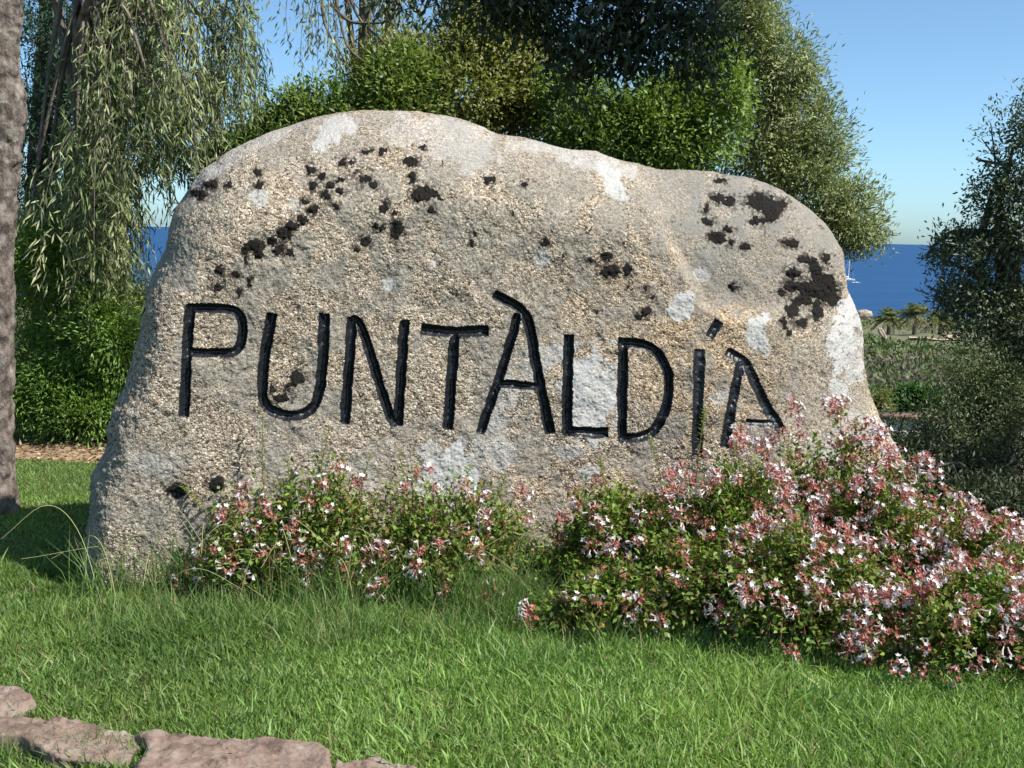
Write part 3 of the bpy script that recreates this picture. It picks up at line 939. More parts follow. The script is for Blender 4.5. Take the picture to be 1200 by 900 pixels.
def tree(name, label, cat, base, top, r0, blobs, spec, bark='twig', group=None, leafmat='leaf', extra=3, limb_blobs=None, frm=0.5):
    root = empty(name, base)
    tag(root, label, cat, group)
    tb_ = MB(); limbs(tb_, base, top, r0, limb_blobs or blobs, extra, frm=frm)
    part('trunk', tb_, M[bark], root, True)
    cm = MB()
    for s in (spec if isinstance(spec, list) else [spec]):
        foliage(cm, s.pop('blobs', lumpy(blobs)), **s)
    part('crown', cm, M[leafmat], root)
    return root

def gz(x, y):
    return float(terrain_z(np.array([x]), np.array([y]))[0])
def base_at(px, d):
    p = at(px, 400, d)
    return np.array([p[0], d, gz(p[0], d) - 0.02])

# the trunk at the left border of the lawn
bp_ = ground(-6, 600)
axis = [(-6, 612), (-9, 560), (-10, 500), (-9, 400), (-8, 300), (-3, 210), (3, 150), (0, 95), (-2, 50), (3, 0), (8, -60), (12, -140), (22, -230)]
path = bend([at(x, y, bp_[1] + 0.01 * k) for k, (x, y) in enumerate(axis)], 150)
tp_y = np.linspace(0, 1, 150)
rad = (0.115 - 0.02 * tp_y) * (1 + 0.28 * np.exp(-((tp_y - 0.535) / 0.035) ** 2)) * (1 + 0.5 * np.exp(-tp_y / 0.03))
root = empty('lawn_tree', (bp_[0], bp_[1], 0.0))
tag(root, 'bare grey-brown knobbly tree trunk rising from the lawn left of the boulder', 'tree')
path = bend(path, 420); rad = np.interp(np.linspace(0, 1, 420), tp_y, rad)
rad = rad * (1 + 0.05 * vnoise(np.c_[np.arange(420) * 0.05, np.zeros(420), np.zeros(420)], 1.0, 3))
tb_ = MB(); tube(tb_, path, rad, 110, rough=0.022, rscale=17, seed=8)
hi = path[-1]
cb_ = [(hi + np.array(o), np.array(r), 1.0) for o, r in [((-0.6, 0.2, 1.3), (0.9, 0.8, 0.6)), ((0.3, -0.3, 1.7), (0.8, 0.8, 0.6)), ((-1.1, -0.5, 1.6), (0.9, 0.8, 0.6)), ((-0.3, 0.5, 2.2), (0.8, 0.8, 0.6))]]
for b in cb_:
    e_ = b[0]
    lp = bend([path[-6], (path[-1] + e_) / 2 + RNG.normal(0, 0.1, 3), e_], 16)
    tube(tb_, lp, np.linspace(0.06, 0.015, 16), 10, rough=0.006, seed=3)
part('trunk', tb_, M['bark'], root, True)
cm = MB(); foliage(cm, cb_, 500, 22, 0.11, 0.08, 0.02, [(0.06, 0.085, 0.035), (0.09, 0.12, 0.05)], droop=0.4, seed=4)
part('crown', cm, M['leaf'], root)

# weeping trees: long hanging strands of narrow leaves
def strands(mb, tw, starts, lens, cols, leafL=0.09, leafW=0.0125, dens=105, sway=0.24, spread=0.045):
    for k in range(len(starts)):
        s0 = starts[k]; ln = lens[k]
        n = max(8, int(ln / 0.05))
        t = np.linspace(0, 1, n)
        a = RNG.uniform(0, 2 * math.pi)
        o = np.array([math.cos(a), math.sin(a), 0]) * RNG.uniform(0.2, 1) * sway
        wob = np.cumsum(RNG.normal(0, 0.004, (n, 3)), 0)
        wob = np.cumsum(wob, 0) * 0.25
        pth = s0 + np.outer(np.sin(t * 1.9) , o) + np.outer(0.10 * np.sin(t * math.pi) - t, np.array([0, 0, ln])) + wob * np.array([1, 1, 0.2])
        tube(tw, pth, np.linspace(0.005, 0.0015, n), 4)
        m = int(ln * dens)
        tt = RNG.random(m) ** 0.8
        Pm = np.stack([np.interp(tt, t, pth[:, j]) for j in range(3)], -1) + RNG.normal(0, 1, (m, 3)) * (spread * (0.3 + np.sin(tt * 3.0)))[:, None]
        Dm = np.array([0, 0, -1.0]) + np.array([o[0], o[1], 0]) * 1.2 + RNG.normal(0, 0.5, (m, 3))
        cc = np.asarray(cols)[RNG.integers(len(cols))] * RNG.uniform(0.8, 1.2)
        C_ = cc[None] * RNG.uniform(0.6, 1.4, (m, 1))
        leaves(mb, Pm, Dm, RNG.uniform(0.6, 1.3, m) * leafL, RNG.uniform(0.7, 1.3, m) * leafW, C_, fold=0.08)

WCOL = [(0.15, 0.19, 0.075), (0.225, 0.265, 0.11), (0.30, 0.32, 0.17)]
starts, lens, hubs = [], [], []
def hang(px0, px1, y0, y1, bottom, nb, per, d0, d1, jx=16, jit=26):
    """nb boughs, each a loose bunch of strands"""
    for _ in range(nb):
        x = RNG.uniform(px0, px1); y = RNG.uniform(y0, y1); d = RNG.uniform(d0, d1)
        hubs.append(at(x, y - 12, d))
        for _ in range(max(2, int(per * RNG.uniform(0.6, 1.4)))):
            xx = x + RNG.normal(0, jx); yy = y + RNG.normal(0, 12)
            b_ = bottom(xx) - abs(RNG.normal(0, jit))
            if b_ < yy + 25: continue
            starts.append(at(xx, yy, d + RNG.normal(0, 0.12))); lens.append((b_ - yy) * d / FPX)
def boughs(tb_, top):
    for h in hubs:
        a0 = top + RNG.normal(0, 0.1, 3)
        tube(tb_, bend([a0, (a0 + h) / 2 + np.array([0, 0, 0.22]), h, h + (h - a0) * 0.06 - np.array([0, 0, 0.12])], 14), np.linspace(0.024, 0.004, 14), 6)
base = base_at(95, 9.6)
root = empty('weeping_tree', base)
tag(root, 'weeping grey-green tree with long narrow leaves hanging in strands left of the boulder', 'tree')
tb_ = MB(); lm = MB()
limbs(tb_, base, at(110, -40, 9.3), 0.13, [px_blob(x, y, d, 40, 30, 0.3) for x, y, d in [(60, -60, 9.0), (130, -40, 8.6), (200, -60, 8.9), (250, -50, 9.2), (160, -90, 9.5), (40, -120, 9.6)]], 3)
low = lambda x: np.interp(x, [40, 70, 120, 150, 158, 166, 195, 240, 262, 288], [250, 320, 345, 345, 280, 212, 205, 205, 180, 130])
hang(120, 240, -80, 10, lambda x: min(low(x), 190 + RNG.normal(0, 30)), 10, 7, 8.6, 9.4)
hang(112, 165, 30, 130, lambda x: min(low(x), 300), 6, 6, 8.6, 9.3)
hang(75, 150, 130, 200, low, 7, 6, 8.5, 9.2)
hang(115, 148, 190, 270, lambda x: 380, 4, 6, 8.6, 9.1)
hang(150, 235, 40, 110, lambda x: min(low(x), 215), 7, 6, 8.5, 9.2)
hang(228, 272, -60, 70, lambda x: min(low(x), 172), 5, 5, 8.6, 9.2, 10)
hang(206, 228, 90, 130, lambda x: 246, 2, 4, 8.7, 9.0, 8)
hang(168, 186, 140, 180, lambda x: 256, 1, 5, 8.7, 9.0, 7)
hang(35, 80, 190, 240, lambda x: 310, 3, 5, 8.8, 9.2)
strands(lm, tb_, starts, lens, WCOL)
boughs(tb_, at(110, -40, 9.3))
part('trunk', tb_, M['twig'], root, True)
part('crown', lm, M['leaf_dull'], root)

# second weeping tree whose tips hang above the stone
base = base_at(420, 10.6)
root = empty('weeping_tree', base)
tag(root, 'weeping tree whose bare brown twigs droop over the bushes above the boulder', 'tree')
tb_ = MB(); lm = MB(); starts, lens, hubs = [], [], []
limbs(tb_, base, at(430, -150, 9.9), 0.08, [px_blob(x, y, 9.4, 20, 20, 0.3) for x, y in [(380, -90), (440, -90), (480, -80), (410, -150), (470, -160)]], 2)
hang(352, 392, -60, -10, lambda x: np.interp(x, [345, 375, 400], [50, 78, 70]), 3, 4, 9.0, 9.5, 9, 14)
hang(410, 470, -50, 20, lambda x: np.interp(x, [395, 430, 470], [70, 90, 65]), 4, 4, 9.2, 9.7, 10, 18)
hang(309, 312, -80, -60, lambda x: 12, 1, 3, 9.0, 9.1, 3, 4)
strands(lm, tb_, starts, lens, WCOL[:4], leafL=0.07, leafW=0.014, dens=80)
for x0, y0, pts in [(388, -30, [(398, 20), (408, 55), (430, 75), (442, 85)]), (388, 5, [(410, 25), (440, 27), (458, 26), (470, 40)]), (400, -30, [(420, 20), (445, 45), (462, 62)]), (375, -30, [(380, 25), (395, 55), (412, 85)])]:
    tube(tb_, bend([at(x0, y0, 9.2)] + [at(x, y, 9.2 - 0.05 * i) for i, (x, y) in enumerate(pts)], 20), np.linspace(0.016, 0.004, 20), 6)
boughs(tb_, at(430, -150, 9.9))
part('trunk', tb_, M['twig'], root, True)
part('crown', lm, M['leaf_dull'], root)

# dark conifer behind the weeping tree
tree('conifer', 'dark blue-green conifer behind the weeping strands, beside the knobbly trunk', 'tree', base_at(60, 11.6), at(65, -60, 11.6), 0.14,
     [px_blob(75, 40, 11.2, 55, 60, 0.6), px_blob(60, 130, 11.2, 60, 55, 0.6), px_blob(90, 210, 11.3, 60, 60, 0.6), px_blob(40, 250, 11.3, 60, 70, 0.6), px_blob(60, -60, 11.3, 50, 60, 0.6), px_blob(130, 20, 11.4, 45, 50, 0.5)],
     dict(nclump=1100, per=26, sigma=0.07, L=0.07, W=0.014, cols=[(0.026, 0.060, 0.036), (0.038, 0.078, 0.043)], out=0.9, seed=12), leafmat='leaf_dull')

# ---- bushes
GREEN = [(0.10, 0.185, 0.038), (0.175, 0.285, 0.055), (0.25, 0.355, 0.075)]
def bush(label, base, blobs, spec, leafmat='leaf', group=None, name='evergreen_bush', cat='bush'):
    c0 = np.asarray(base)
    root = empty(name, c0)
    tag(root, label, cat, group)
    sm = MB()
    for b in blobs:
        for _ in range(5):
            s0 = c0 + np.array([RNG.normal(0, 0.12), RNG.normal(0, 0.1), -0.05])
            e_ = np.asarray(b[0]) + rand_dir(1)[0] * np.asarray(b[1]) * 0.8
            tube(sm, bend([s0, (s0 + e_) / 2 + RNG.normal(0, 0.1, 3), e_], 10), np.linspace(0.022, 0.005, 10), 5)
    part('stem', sm, M['twig'], root, True)
    fm = MB()
    for s in (spec if isinstance(spec, list) else [spec]):
        s = dict(s)
        foliage(fm, s.pop('blobs', lumpy(blobs)), **s)
    part('foliage', fm, M[leafmat], root)
    return root
bush('rounded bright green bush with fine leaves below the weeping tree', base_at(95, 9.2),
     [px_blob(60, 330, 9.1, 62, 75, 0.45), px_blob(120, 400, 8.9, 58, 75, 0.45), px_blob(50, 440, 8.9, 60, 75, 0.45), px_blob(90, 480, 8.8, 68, 42, 0.45), px_blob(150, 450, 9.0, 36, 60, 0.35), px_blob(155, 380, 9.2, 24, 55, 0.3), px_blob(85, 290, 9.3, 50, 45, 0.3)],
     [dict(nclump=2500, per=30, sigma=0.06, L=0.05, W=0.012, cols=GREEN, out=1.2, seed=21, gz=0.03),
      dict(nclump=16, per=30, sigma=0.05, L=0.05, W=0.011, cols=[(0.22, 0.10, 0.04), (0.16, 0.12, 0.04)], out=1.0, seed=22, gz=0.5)])
bush('mid green bush rising behind the left shoulder of the boulder', base_at(350, 9.0),
     [px_blob(300, 190, 9.2, 60, 45, 0.5), px_blob(345, 145, 9.3, 40, 38, 0.45), px_blob(400, 140, 9.3, 70, 55, 0.5), px_blob(285, 230, 9.2, 45, 60, 0.4), px_blob(470, 150, 9.2, 60, 70, 0.5), px_blob(265, 200, 9.2, 26, 30, 0.3), px_blob(370, 300, 9.2, 75, 80, 0.45, 0.5), px_blob(370, 430, 9.2, 75, 80, 0.45, 0.5)],
     dict(nclump=2200, per=24, sigma=0.06, L=0.05, W=0.02, cols=[(0.09, 0.145, 0.032), (0.15, 0.215, 0.05), (0.21, 0.27, 0.07)], out=0.9, seed=23), 'leaf_waxy')
bush('yellowish olive bush behind the crest of the boulder', base_at(540, 9.6),
     [px_blob(545, 110, 9.5, 92, 70, 0.6), px_blob(600, 90, 9.6, 60, 60, 0.5), px_blob(480, 95, 9.6, 60, 45, 0.5), px_blob(560, 40, 9.8, 60, 40, 0.5), px_blob(640, 150, 9.5, 50, 45, 0.4), px_blob(520, 170, 9.3, 90, 40, 0.5), px_blob(545, 290, 9.4, 95, 80, 0.5, 0.5), px_blob(545, 420, 9.4, 95, 85, 0.5, 0.5)],
     dict(nclump=3000, per=24, sigma=0.06, L=0.045, W=0.02, cols=[(0.12, 0.145, 0.042), (0.19, 0.21, 0.06), (0.26, 0.26, 0.085)], out=0.9, seed=25), 'leaf')
bush('vivid green leafy bush just behind the dip of the boulder top', base_at(730, 8.8),
     [px_blob(700, 165, 8.7, 55, 32, 0.4), px_blob(745, 160, 8.8, 55, 50, 0.45), px_blob(780, 130, 9.0, 45, 50, 0.45), px_blob(835, 145, 8.8, 42, 55, 0.4), px_blob(670, 140, 9.1, 40, 60, 0.4), px_blob(770, 190, 8.7, 70, 30, 0.4), px_blob(820, 90, 9.1, 40, 40, 0.4), px_blob(750, 300, 8.9, 85, 80, 0.45, 0.5), px_blob(750, 430, 8.9, 85, 85, 0.45, 0.5)],
     dict(nclump=2700, per=24, sigma=0.06, L=0.042, W=0.02, cols=[(0.075, 0.125, 0.028), (0.135, 0.205, 0.04), (0.19, 0.27, 0.06)], out=0.9, seed=27), 'leaf_waxy')

# holm oak that overhangs from above
ob = [px_blob(600, -2, 7.9, 56, 32, 0.35), px_blob(688, 22, 7.8, 66, 48, 0.35), px_blob(672, 92, 7.75, 28, 34, 0.2, 0.8), px_blob(760, 10, 7.7, 60, 50, 0.35), px_blob(815, 50, 7.6, 42, 44, 0.25), px_blob(735, 50, 7.7, 36, 34, 0.2),
      px_blob(510, -10, 7.9, 40, 16, 0.25, 0.5), px_blob(450, -14, 7.9, 26, 18, 0.22, 0.6), px_blob(640, -60, 7.75, 80, 34, 0.3), px_blob(750, -60, 7.6, 90, 34, 0.3)]
occ = [(np.array(c_), np.array(r_), 1.2) for c_, r_ in [((0.75, 7.5, 3.62), (0.5, 0.3, 0.28)), ((1.3, 7.35, 3.66), (0.5, 0.32, 0.32)), ((1.85, 7.2, 3.66), (0.42, 0.32, 0.36)), ((1.4, 7.2, 4.1), (0.55, 0.35, 0.3)), ((2.25, 7.05, 3.85), (0.4, 0.32, 0.34))]]  # unseen crown clumps, added above the frame to shade the hanging boughs
tree('holm_oak', 'dark holm oak with shaded leathery foliage hanging over the bushes at the top', 'tree', np.array([4.15, 7.9, gz(4.15, 7.9)]), np.array([2.9, 7.4, 4.75]), 0.13, ob + occ,
     [dict(blobs=ob, nclump=820, per=18, sigma=0.075, L=0.065, W=0.024, cols=[(0.035, 0.052, 0.032), (0.058, 0.078, 0.048), (0.09, 0.11, 0.072)], droop=0.35, seed=31, wob=0.6),
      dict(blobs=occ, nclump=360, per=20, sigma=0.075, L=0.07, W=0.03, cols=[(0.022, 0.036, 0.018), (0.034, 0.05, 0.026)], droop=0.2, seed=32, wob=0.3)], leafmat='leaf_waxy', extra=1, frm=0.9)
# bare twigs seen against the bushes
# wild olive to the right of it
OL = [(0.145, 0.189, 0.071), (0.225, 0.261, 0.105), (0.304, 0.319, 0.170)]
tree('olive_tree', 'tall pale olive-green tree with airy crown behind the right shoulder of the boulder', 'tree', base_at(925, 10.6), at(900, 60, 10.6), 0.13,
     [px_blob(860, 20, 10.6, 45, 70, 0.6), px_blob(885, 95, 10.4, 60, 65, 0.6), px_blob(935, 145, 10.4, 48, 62, 0.55), px_blob(960, 170, 10.5, 34, 48, 0.4), px_blob(900, 190, 10.3, 60, 45, 0.5), px_blob(960, 230, 10.2, 50, 40, 0.45), px_blob(1005, 262, 10.2, 34, 36, 0.35), px_blob(990, 276, 10.1, 32, 24, 0.3),
      px_blob(850, -60, 10.7, 60, 70, 0.6), px_blob(840, 80, 10.8, 40, 60, 0.5), px_blob(925, 100, 10.5, 26, 30, 0.3)],
     dict(nclump=2700, per=24, sigma=0.07, L=0.055, W=0.013, cols=OL, out=0.9, seed=33, wob=0.5), leafmat='leaf_dull', extra=4)

# ---- right hand side: olive in half shade, shrubs under it, and the big tree out of the picture that shades them
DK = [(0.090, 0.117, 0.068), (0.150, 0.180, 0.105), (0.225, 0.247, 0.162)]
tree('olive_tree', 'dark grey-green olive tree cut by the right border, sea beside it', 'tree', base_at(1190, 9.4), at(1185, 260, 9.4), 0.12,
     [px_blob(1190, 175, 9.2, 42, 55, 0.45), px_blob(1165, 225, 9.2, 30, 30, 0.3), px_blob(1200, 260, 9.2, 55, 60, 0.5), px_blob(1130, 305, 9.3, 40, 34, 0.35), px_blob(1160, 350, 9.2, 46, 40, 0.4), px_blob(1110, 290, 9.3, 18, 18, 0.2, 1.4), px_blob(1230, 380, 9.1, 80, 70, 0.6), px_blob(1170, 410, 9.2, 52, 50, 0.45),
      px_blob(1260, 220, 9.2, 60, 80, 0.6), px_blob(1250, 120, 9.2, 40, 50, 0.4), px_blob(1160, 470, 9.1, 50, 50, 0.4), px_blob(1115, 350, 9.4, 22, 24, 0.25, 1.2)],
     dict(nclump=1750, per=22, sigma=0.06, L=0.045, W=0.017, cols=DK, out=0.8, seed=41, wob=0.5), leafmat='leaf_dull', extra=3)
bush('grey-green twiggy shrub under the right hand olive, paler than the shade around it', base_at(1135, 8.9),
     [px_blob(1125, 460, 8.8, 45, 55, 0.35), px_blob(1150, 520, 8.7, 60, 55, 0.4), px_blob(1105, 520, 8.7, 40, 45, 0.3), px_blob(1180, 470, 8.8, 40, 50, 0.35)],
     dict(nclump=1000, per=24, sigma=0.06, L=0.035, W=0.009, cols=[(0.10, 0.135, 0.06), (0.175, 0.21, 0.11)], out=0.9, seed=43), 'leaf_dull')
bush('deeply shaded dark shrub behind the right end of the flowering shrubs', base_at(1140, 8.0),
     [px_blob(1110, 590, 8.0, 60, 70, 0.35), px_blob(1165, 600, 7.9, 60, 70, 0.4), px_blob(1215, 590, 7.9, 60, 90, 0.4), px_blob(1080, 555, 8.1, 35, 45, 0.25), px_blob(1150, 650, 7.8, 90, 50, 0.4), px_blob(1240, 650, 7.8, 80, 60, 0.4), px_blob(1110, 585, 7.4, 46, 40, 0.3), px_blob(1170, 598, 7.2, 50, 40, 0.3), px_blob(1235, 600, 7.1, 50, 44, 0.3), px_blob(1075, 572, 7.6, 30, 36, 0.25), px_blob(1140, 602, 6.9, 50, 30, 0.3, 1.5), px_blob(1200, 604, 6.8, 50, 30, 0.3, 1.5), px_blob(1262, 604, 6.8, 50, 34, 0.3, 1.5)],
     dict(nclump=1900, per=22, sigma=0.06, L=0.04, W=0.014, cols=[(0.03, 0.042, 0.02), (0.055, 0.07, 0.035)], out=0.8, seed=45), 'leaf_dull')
bush('low dark broken shrub in front of the pale terrace wall', base_at(1062, 10.5),
     [px_blob(1050, 510, 10.4, 30, 28, 0.25), px_blob(1075, 500, 10.4, 30, 30, 0.25), px_blob(1040, 545, 10.2, 30, 30, 0.25)],
     dict(nclump=110, per=20, sigma=0.06, L=0.05, W=0.016, cols=[(0.03, 0.045, 0.025), (0.06, 0.075, 0.04)], out=0.8, seed=47), 'leaf_dull')
sh = [(np.array(c_), np.array(r_), 1.0) for c_, r_ in [((6.9, 6.6, 2.7), (1.0, 1.1, 0.7)), ((6.6, 5.6, 2.6), (1.0, 1.0, 0.7)), ((7.6, 7.4, 2.6), (1.1, 1.1, 0.7)), ((6.2, 7.3, 2.3), (0.8, 0.9, 0.8)), ((7.4, 5.4, 2.3), (1.0, 1.0, 0.8)), ((6.2, 6.4, 1.3), (0.8, 0.9, 0.9)), ((6.8, 5.2, 1.2), (0.9, 0.9, 0.9)), ((6.4, 7.6, 1.1), (0.8, 0.8, 0.8)), ((6.2, 6.6, 3.1), (0.8, 0.8, 0.7)), ((6.9, 6.9, 3.2), (0.9, 0.9, 0.7)), ((5.6, 6.9, 2.4), (0.6, 0.7, 0.8))]]
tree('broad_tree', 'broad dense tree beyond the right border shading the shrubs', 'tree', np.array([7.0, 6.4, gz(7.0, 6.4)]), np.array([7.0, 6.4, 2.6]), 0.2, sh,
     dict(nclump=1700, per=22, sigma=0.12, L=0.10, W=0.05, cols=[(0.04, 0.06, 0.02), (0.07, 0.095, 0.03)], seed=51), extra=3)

# ------------------------------------------------------------------ flowering shrubs
def cluster_mesh(seed, nwhite):
    r = np.random.default_rng(seed)
    mb = MB()
    nf = 15
    d = unit(r.normal(size=(nf, 3)) + np.array([0, 0, 0.55]))
    c_ = d * r.uniform(0.012, 0.036, (nf, 1))
    for k in range(nf):
        ns = 5
        a = np.arange(ns) * 2 * math.pi / ns + r.uniform(0, 6)
        t1 = unit(np.cross(d[k], r.normal(size=3))); t2 = np.cross(d[k], t1)
        D = d[k] * 0.75 + np.outer(np.cos(a), t1) + np.outer(np.sin(a), t2)
        col = np.array([0.47, 0.175, 0.155]) * r.uniform(0.75, 1.25) + np.array([0.06, 0.05, 0.02]) * r.random()
        leaves(mb, np.repeat(c_[k][None], ns, 0), D, r.uniform(0.011, 0.016, ns), r.uniform(0.005, 0.007, ns), np.repeat(col[None], ns, 0), N=np.repeat(d[k][None], ns, 0))
    for k in range(nwhite):
        dd = unit(r.normal(size=3) + np.array([0, 0, 0.35]))
        t1 = unit(np.cross(dd, r.normal(size=3))); t2 = np.cross(dd, t1)
        p0 = dd * 0.022; p1 = dd * r.uniform(0.042, 0.052)
        tube(mb, np.stack([p0, (p0 + p1) / 2 + t1 * 0.002, p1]), [0.0018, 0.003, 0.0042], 5, (0.68, 0.52, 0.53))
        a = np.arange(5) * 2 * math.pi / 5 + r.uniform(0, 6)
        D = dd * 0.45 + np.outer(np.cos(a), t1) + np.outer(np.sin(a), t2)
        leaves(mb, np.repeat(p1[None], 5, 0), D, r.uniform(0.012, 0.016, 5), 0.0095, np.repeat(np.array([[0.74, 0.70, 0.685]]), 5, 0), N=np.repeat(dd[None], 5, 0))
    v_, q_, c2 = mb.arrays()
    return mesh_from('flower_cluster', v_, q_, c2, M['petal']), (v_, q_, c2)
CL = [cluster_mesh(100 + k, w) for k, w in enumerate([6, 4, 2, 8, 3, 5, 1, 7])]

def flower_shrub(label, base, blobs, nstem, nleaf, nflower, seed, group, top_sprigs=(), leafL=0.029, dens_pref=None, open_=0.0):
    root = empty('flowering_shrub', base)
    tag(root, label, 'shrub', group)
    base = np.asarray(base, float)
    sm, fm = MB(), MB()
    P, D = crown_points(blobs, nstem * 2, 0.25, 0.05, 0.3, seed)
    P = P[~in_rock(P)][:nstem]
    cols = np.array([(0.085, 0.156, 0.023), (0.130, 0.221, 0.034), (0.195, 0.260, 0.047), (0.195, 0.150, 0.047)])
    tips, tdir = [], []
    BC = np.array([b[0] for b in blobs]); 
    for p in P:
        near = BC[np.argmin(np.linalg.norm(BC - p, axis=1))]
        s0 = np.array([near[0] * 0.8 + base[0] * 0.2 + RNG.normal(0, 0.06), near[1] * 0.8 + base[1] * 0.2 + RNG.normal(0, 0.05), 0.0])
        m_ = s0 * 0.45 + p * 0.55 + np.array([0, 0, 0.10 + 0.05 * RNG.random()])
        pth = bend([s0, m_, p], 12)
        tube(sm, pth, np.linspace(0.0035, 0.0012, 12), 4)
        tips.append(p); tdir.append(pth[-1] - pth[-3])
        nl = int(nleaf / len(P))
        tt = RNG.uniform(0.35, 1.0, nl)
        Pl = np.stack([np.interp(tt, np.linspace(0, 1, 12), pth[:, j]) for j in range(3)], -1) + RNG.normal(0, 0.028 + 0.02 * open_, (nl, 3))
        Dl = rand_dir(nl) + (pth[-1] - pth[-3]) / np.linalg.norm(pth[-1] - pth[-3]) * 0.6 + np.array([0, 0, 0.25])
        t = RNG.random(nl) ** 1.2
        cc = cols[np.minimum((t * 4).astype(int), 3)] * RNG.uniform(0.65, 1.35, (nl, 1))
        keep = Pl[:, 2] > 0.01
        leaves(fm, Pl[keep], Dl[keep], RNG.uniform(0.7, 1.3, keep.sum()) * leafL, RNG.uniform(0.8, 1.2, keep.sum()) * leafL * 0.5, cc[keep], N=unit(np.array([0, 0, 1.0]) + RNG.normal(size=(keep.sum(), 3)) * 0.6))
    for pts in top_sprigs:
        pth = bend(pts, 20)
        tube(sm, pth, np.linspace(0.003, 0.0012, 20), 4)
        nl = 34
        tt = np.linspace(0.3, 1, nl)
        Pl = np.stack([np.interp(tt, np.linspace(0, 1, 20), pth[:, j]) for j in range(3)], -1)
        a = np.arange(nl) * 2.4
        Dl = np.stack([np.cos(a), np.sin(a), np.full(nl, 0.5)], -1)
        leaves(fm, Pl, Dl, 0.026, 0.013, cols[RNG.integers(0, 3, nl)], N=np.tile([[0, 0, 1.0]], (nl, 1)))
    part('stem', sm, M['stem'], root)
    part('foliage', fm, M['leaf_waxy'], root)
    # flower heads sit on the tips, the largest hundred as parts
    FP, FD = crown_points(blobs, nflower * 6, 0.10, 0.06, 0.3, seed)
    sc = FP @ np.zeros(3)
    ok = ~in_rock(FP)
    FP, FD = FP[ok], FD[ok]
    pref = (FD[:, 1] < 0.35)
    if dens_pref is not None:
        pref &= RNG.random(len(FP)) < dens_pref(FP)
    FP, FD = FP[pref][:nflower], FD[pref][:nflower]
    extra = MB()
    order = np.argsort(FP[:, 1])
    for k, i in enumerate(order):
        me, (v_, q_, c2) = CL[RNG.integers(len(CL))]
        p = FP[i] + FD[i] * 0.03
        rot = Vector(unit(FD[i] + RNG.normal(0, 0.35, 3) + np.array([0, -0.15, 0.25]))).to_track_quat('Z', 'X').to_matrix().to_4x4()
        rot = rot @ Matrix.Rotation(RNG.uniform(0, 6.28), 4, 'Z')
        s = RNG.uniform(0.75, 1.2)
        if k < 100:
            o = bpy.data.objects.new('flower_cluster', me)
            COL.objects.link(o)
            o.parent = root
            o.matrix_local = Matrix.Translation(Vector(p - base)) @ rot @ Matrix.Scale(s, 4)
        else:
            R3 = np.array(rot.to_3x3())
            extra.add((v_ @ R3.T) * s + p, q_, c2)
    if extra.n:
        o = part('flower_clusters', extra, M['petal'], root)
        o['kind'] = 'stuff'
    return root

def eb(x, y, rx, ry, rz, w=1.0, z=0.0):
    return (np.array([x, y, z]), np.array([rx, ry, rz]), w)
GR = 'pink and white flowering shrubs along the foot of the boulder'
flower_shrub('tallest, fullest flowering shrub, dense with blooms, covering the right end of the boulder', (1.25, 5.0, 0),
             [eb(1.50, 5.42, 0.46, 0.45, 0.75), eb(0.95, 5.15, 0.40, 0.38, 0.66), eb(1.66, 5.15, 0.36, 0.40, 0.66), eb(1.15, 4.68, 0.55, 0.34, 0.46)], 460, 27000, 370, 61, GR,
             dens_pref=lambda P: 0.25 + 0.75 * smooth(0.7, 1.5, P[:, 0] + 0.6 * P[:, 2]))
flower_shrub('spreading flowering shrub sloping down to the right border, thick with pink-white blooms', (2.05, 4.75, 0),
             [eb(1.92, 4.98, 0.34, 0.42, 0.48), eb(2.30, 4.75, 0.45, 0.42, 0.34), eb(1.70, 4.42, 0.44, 0.26, 0.34), eb(2.15, 4.34, 0.42, 0.20, 0.26)], 260, 15000, 270, 62, GR)
flower_shrub('leafy low flowering shrub with few blooms at the middle, left of the tallest one', (0.55, 5.0, 0),
             [eb(0.54, 5.16, 0.36, 0.34, 0.56), eb(0.28, 5.10, 0.26, 0.28, 0.38), eb(0.72, 4.82, 0.40, 0.28, 0.36), eb(0.45, 4.66, 0.40, 0.20, 0.15, 1.6)], 270, 17000, 60, 63, GR,
             top_sprigs=[[(0.75, 5.1, 0.3), (0.66, 5.2, 0.58), (0.62, 5.25, 0.72)], [(0.8, 5.1, 0.4), (0.84, 5.22, 0.72), (0.86, 5.25, 0.86)], [(0.5, 5.1, 0.3), (0.42, 5.2, 0.52), (0.40, 5.25, 0.62)]])
flower_shrub('sparse flowering shrub in tall grass before the left letters, two thin sprigs rising', (-1.0, 5.10, 0),
             [eb(-1.02, 5.10, 0.36, 0.18, 0.47), eb(-0.78, 5.14, 0.28, 0.20, 0.55), eb(-1.12, 4.98, 0.26, 0.16, 0.24)], 170, 6800, 40, 64, GR, open_=1.1,
             top_sprigs=[[(-1.02, 5.1, 0.2), (-1.08, 5.14, 0.5), (-1.09, 5.18, 0.80)], [(-0.85, 5.12, 0.2), (-0.84, 5.16, 0.5), (-0.80, 5.2, 0.74)], [(-1.2, 5.1, 0.2), (-1.36, 5.12, 0.40), (-1.44, 5.14, 0.47)], [(-0.95, 5.1, 0.2), (-0.96, 5.14, 0.45), (-0.98, 5.16, 0.60)], [(-0.7, 5.1, 0.2), (-0.66, 5.16, 0.45), (-0.62, 5.2, 0.62)]])
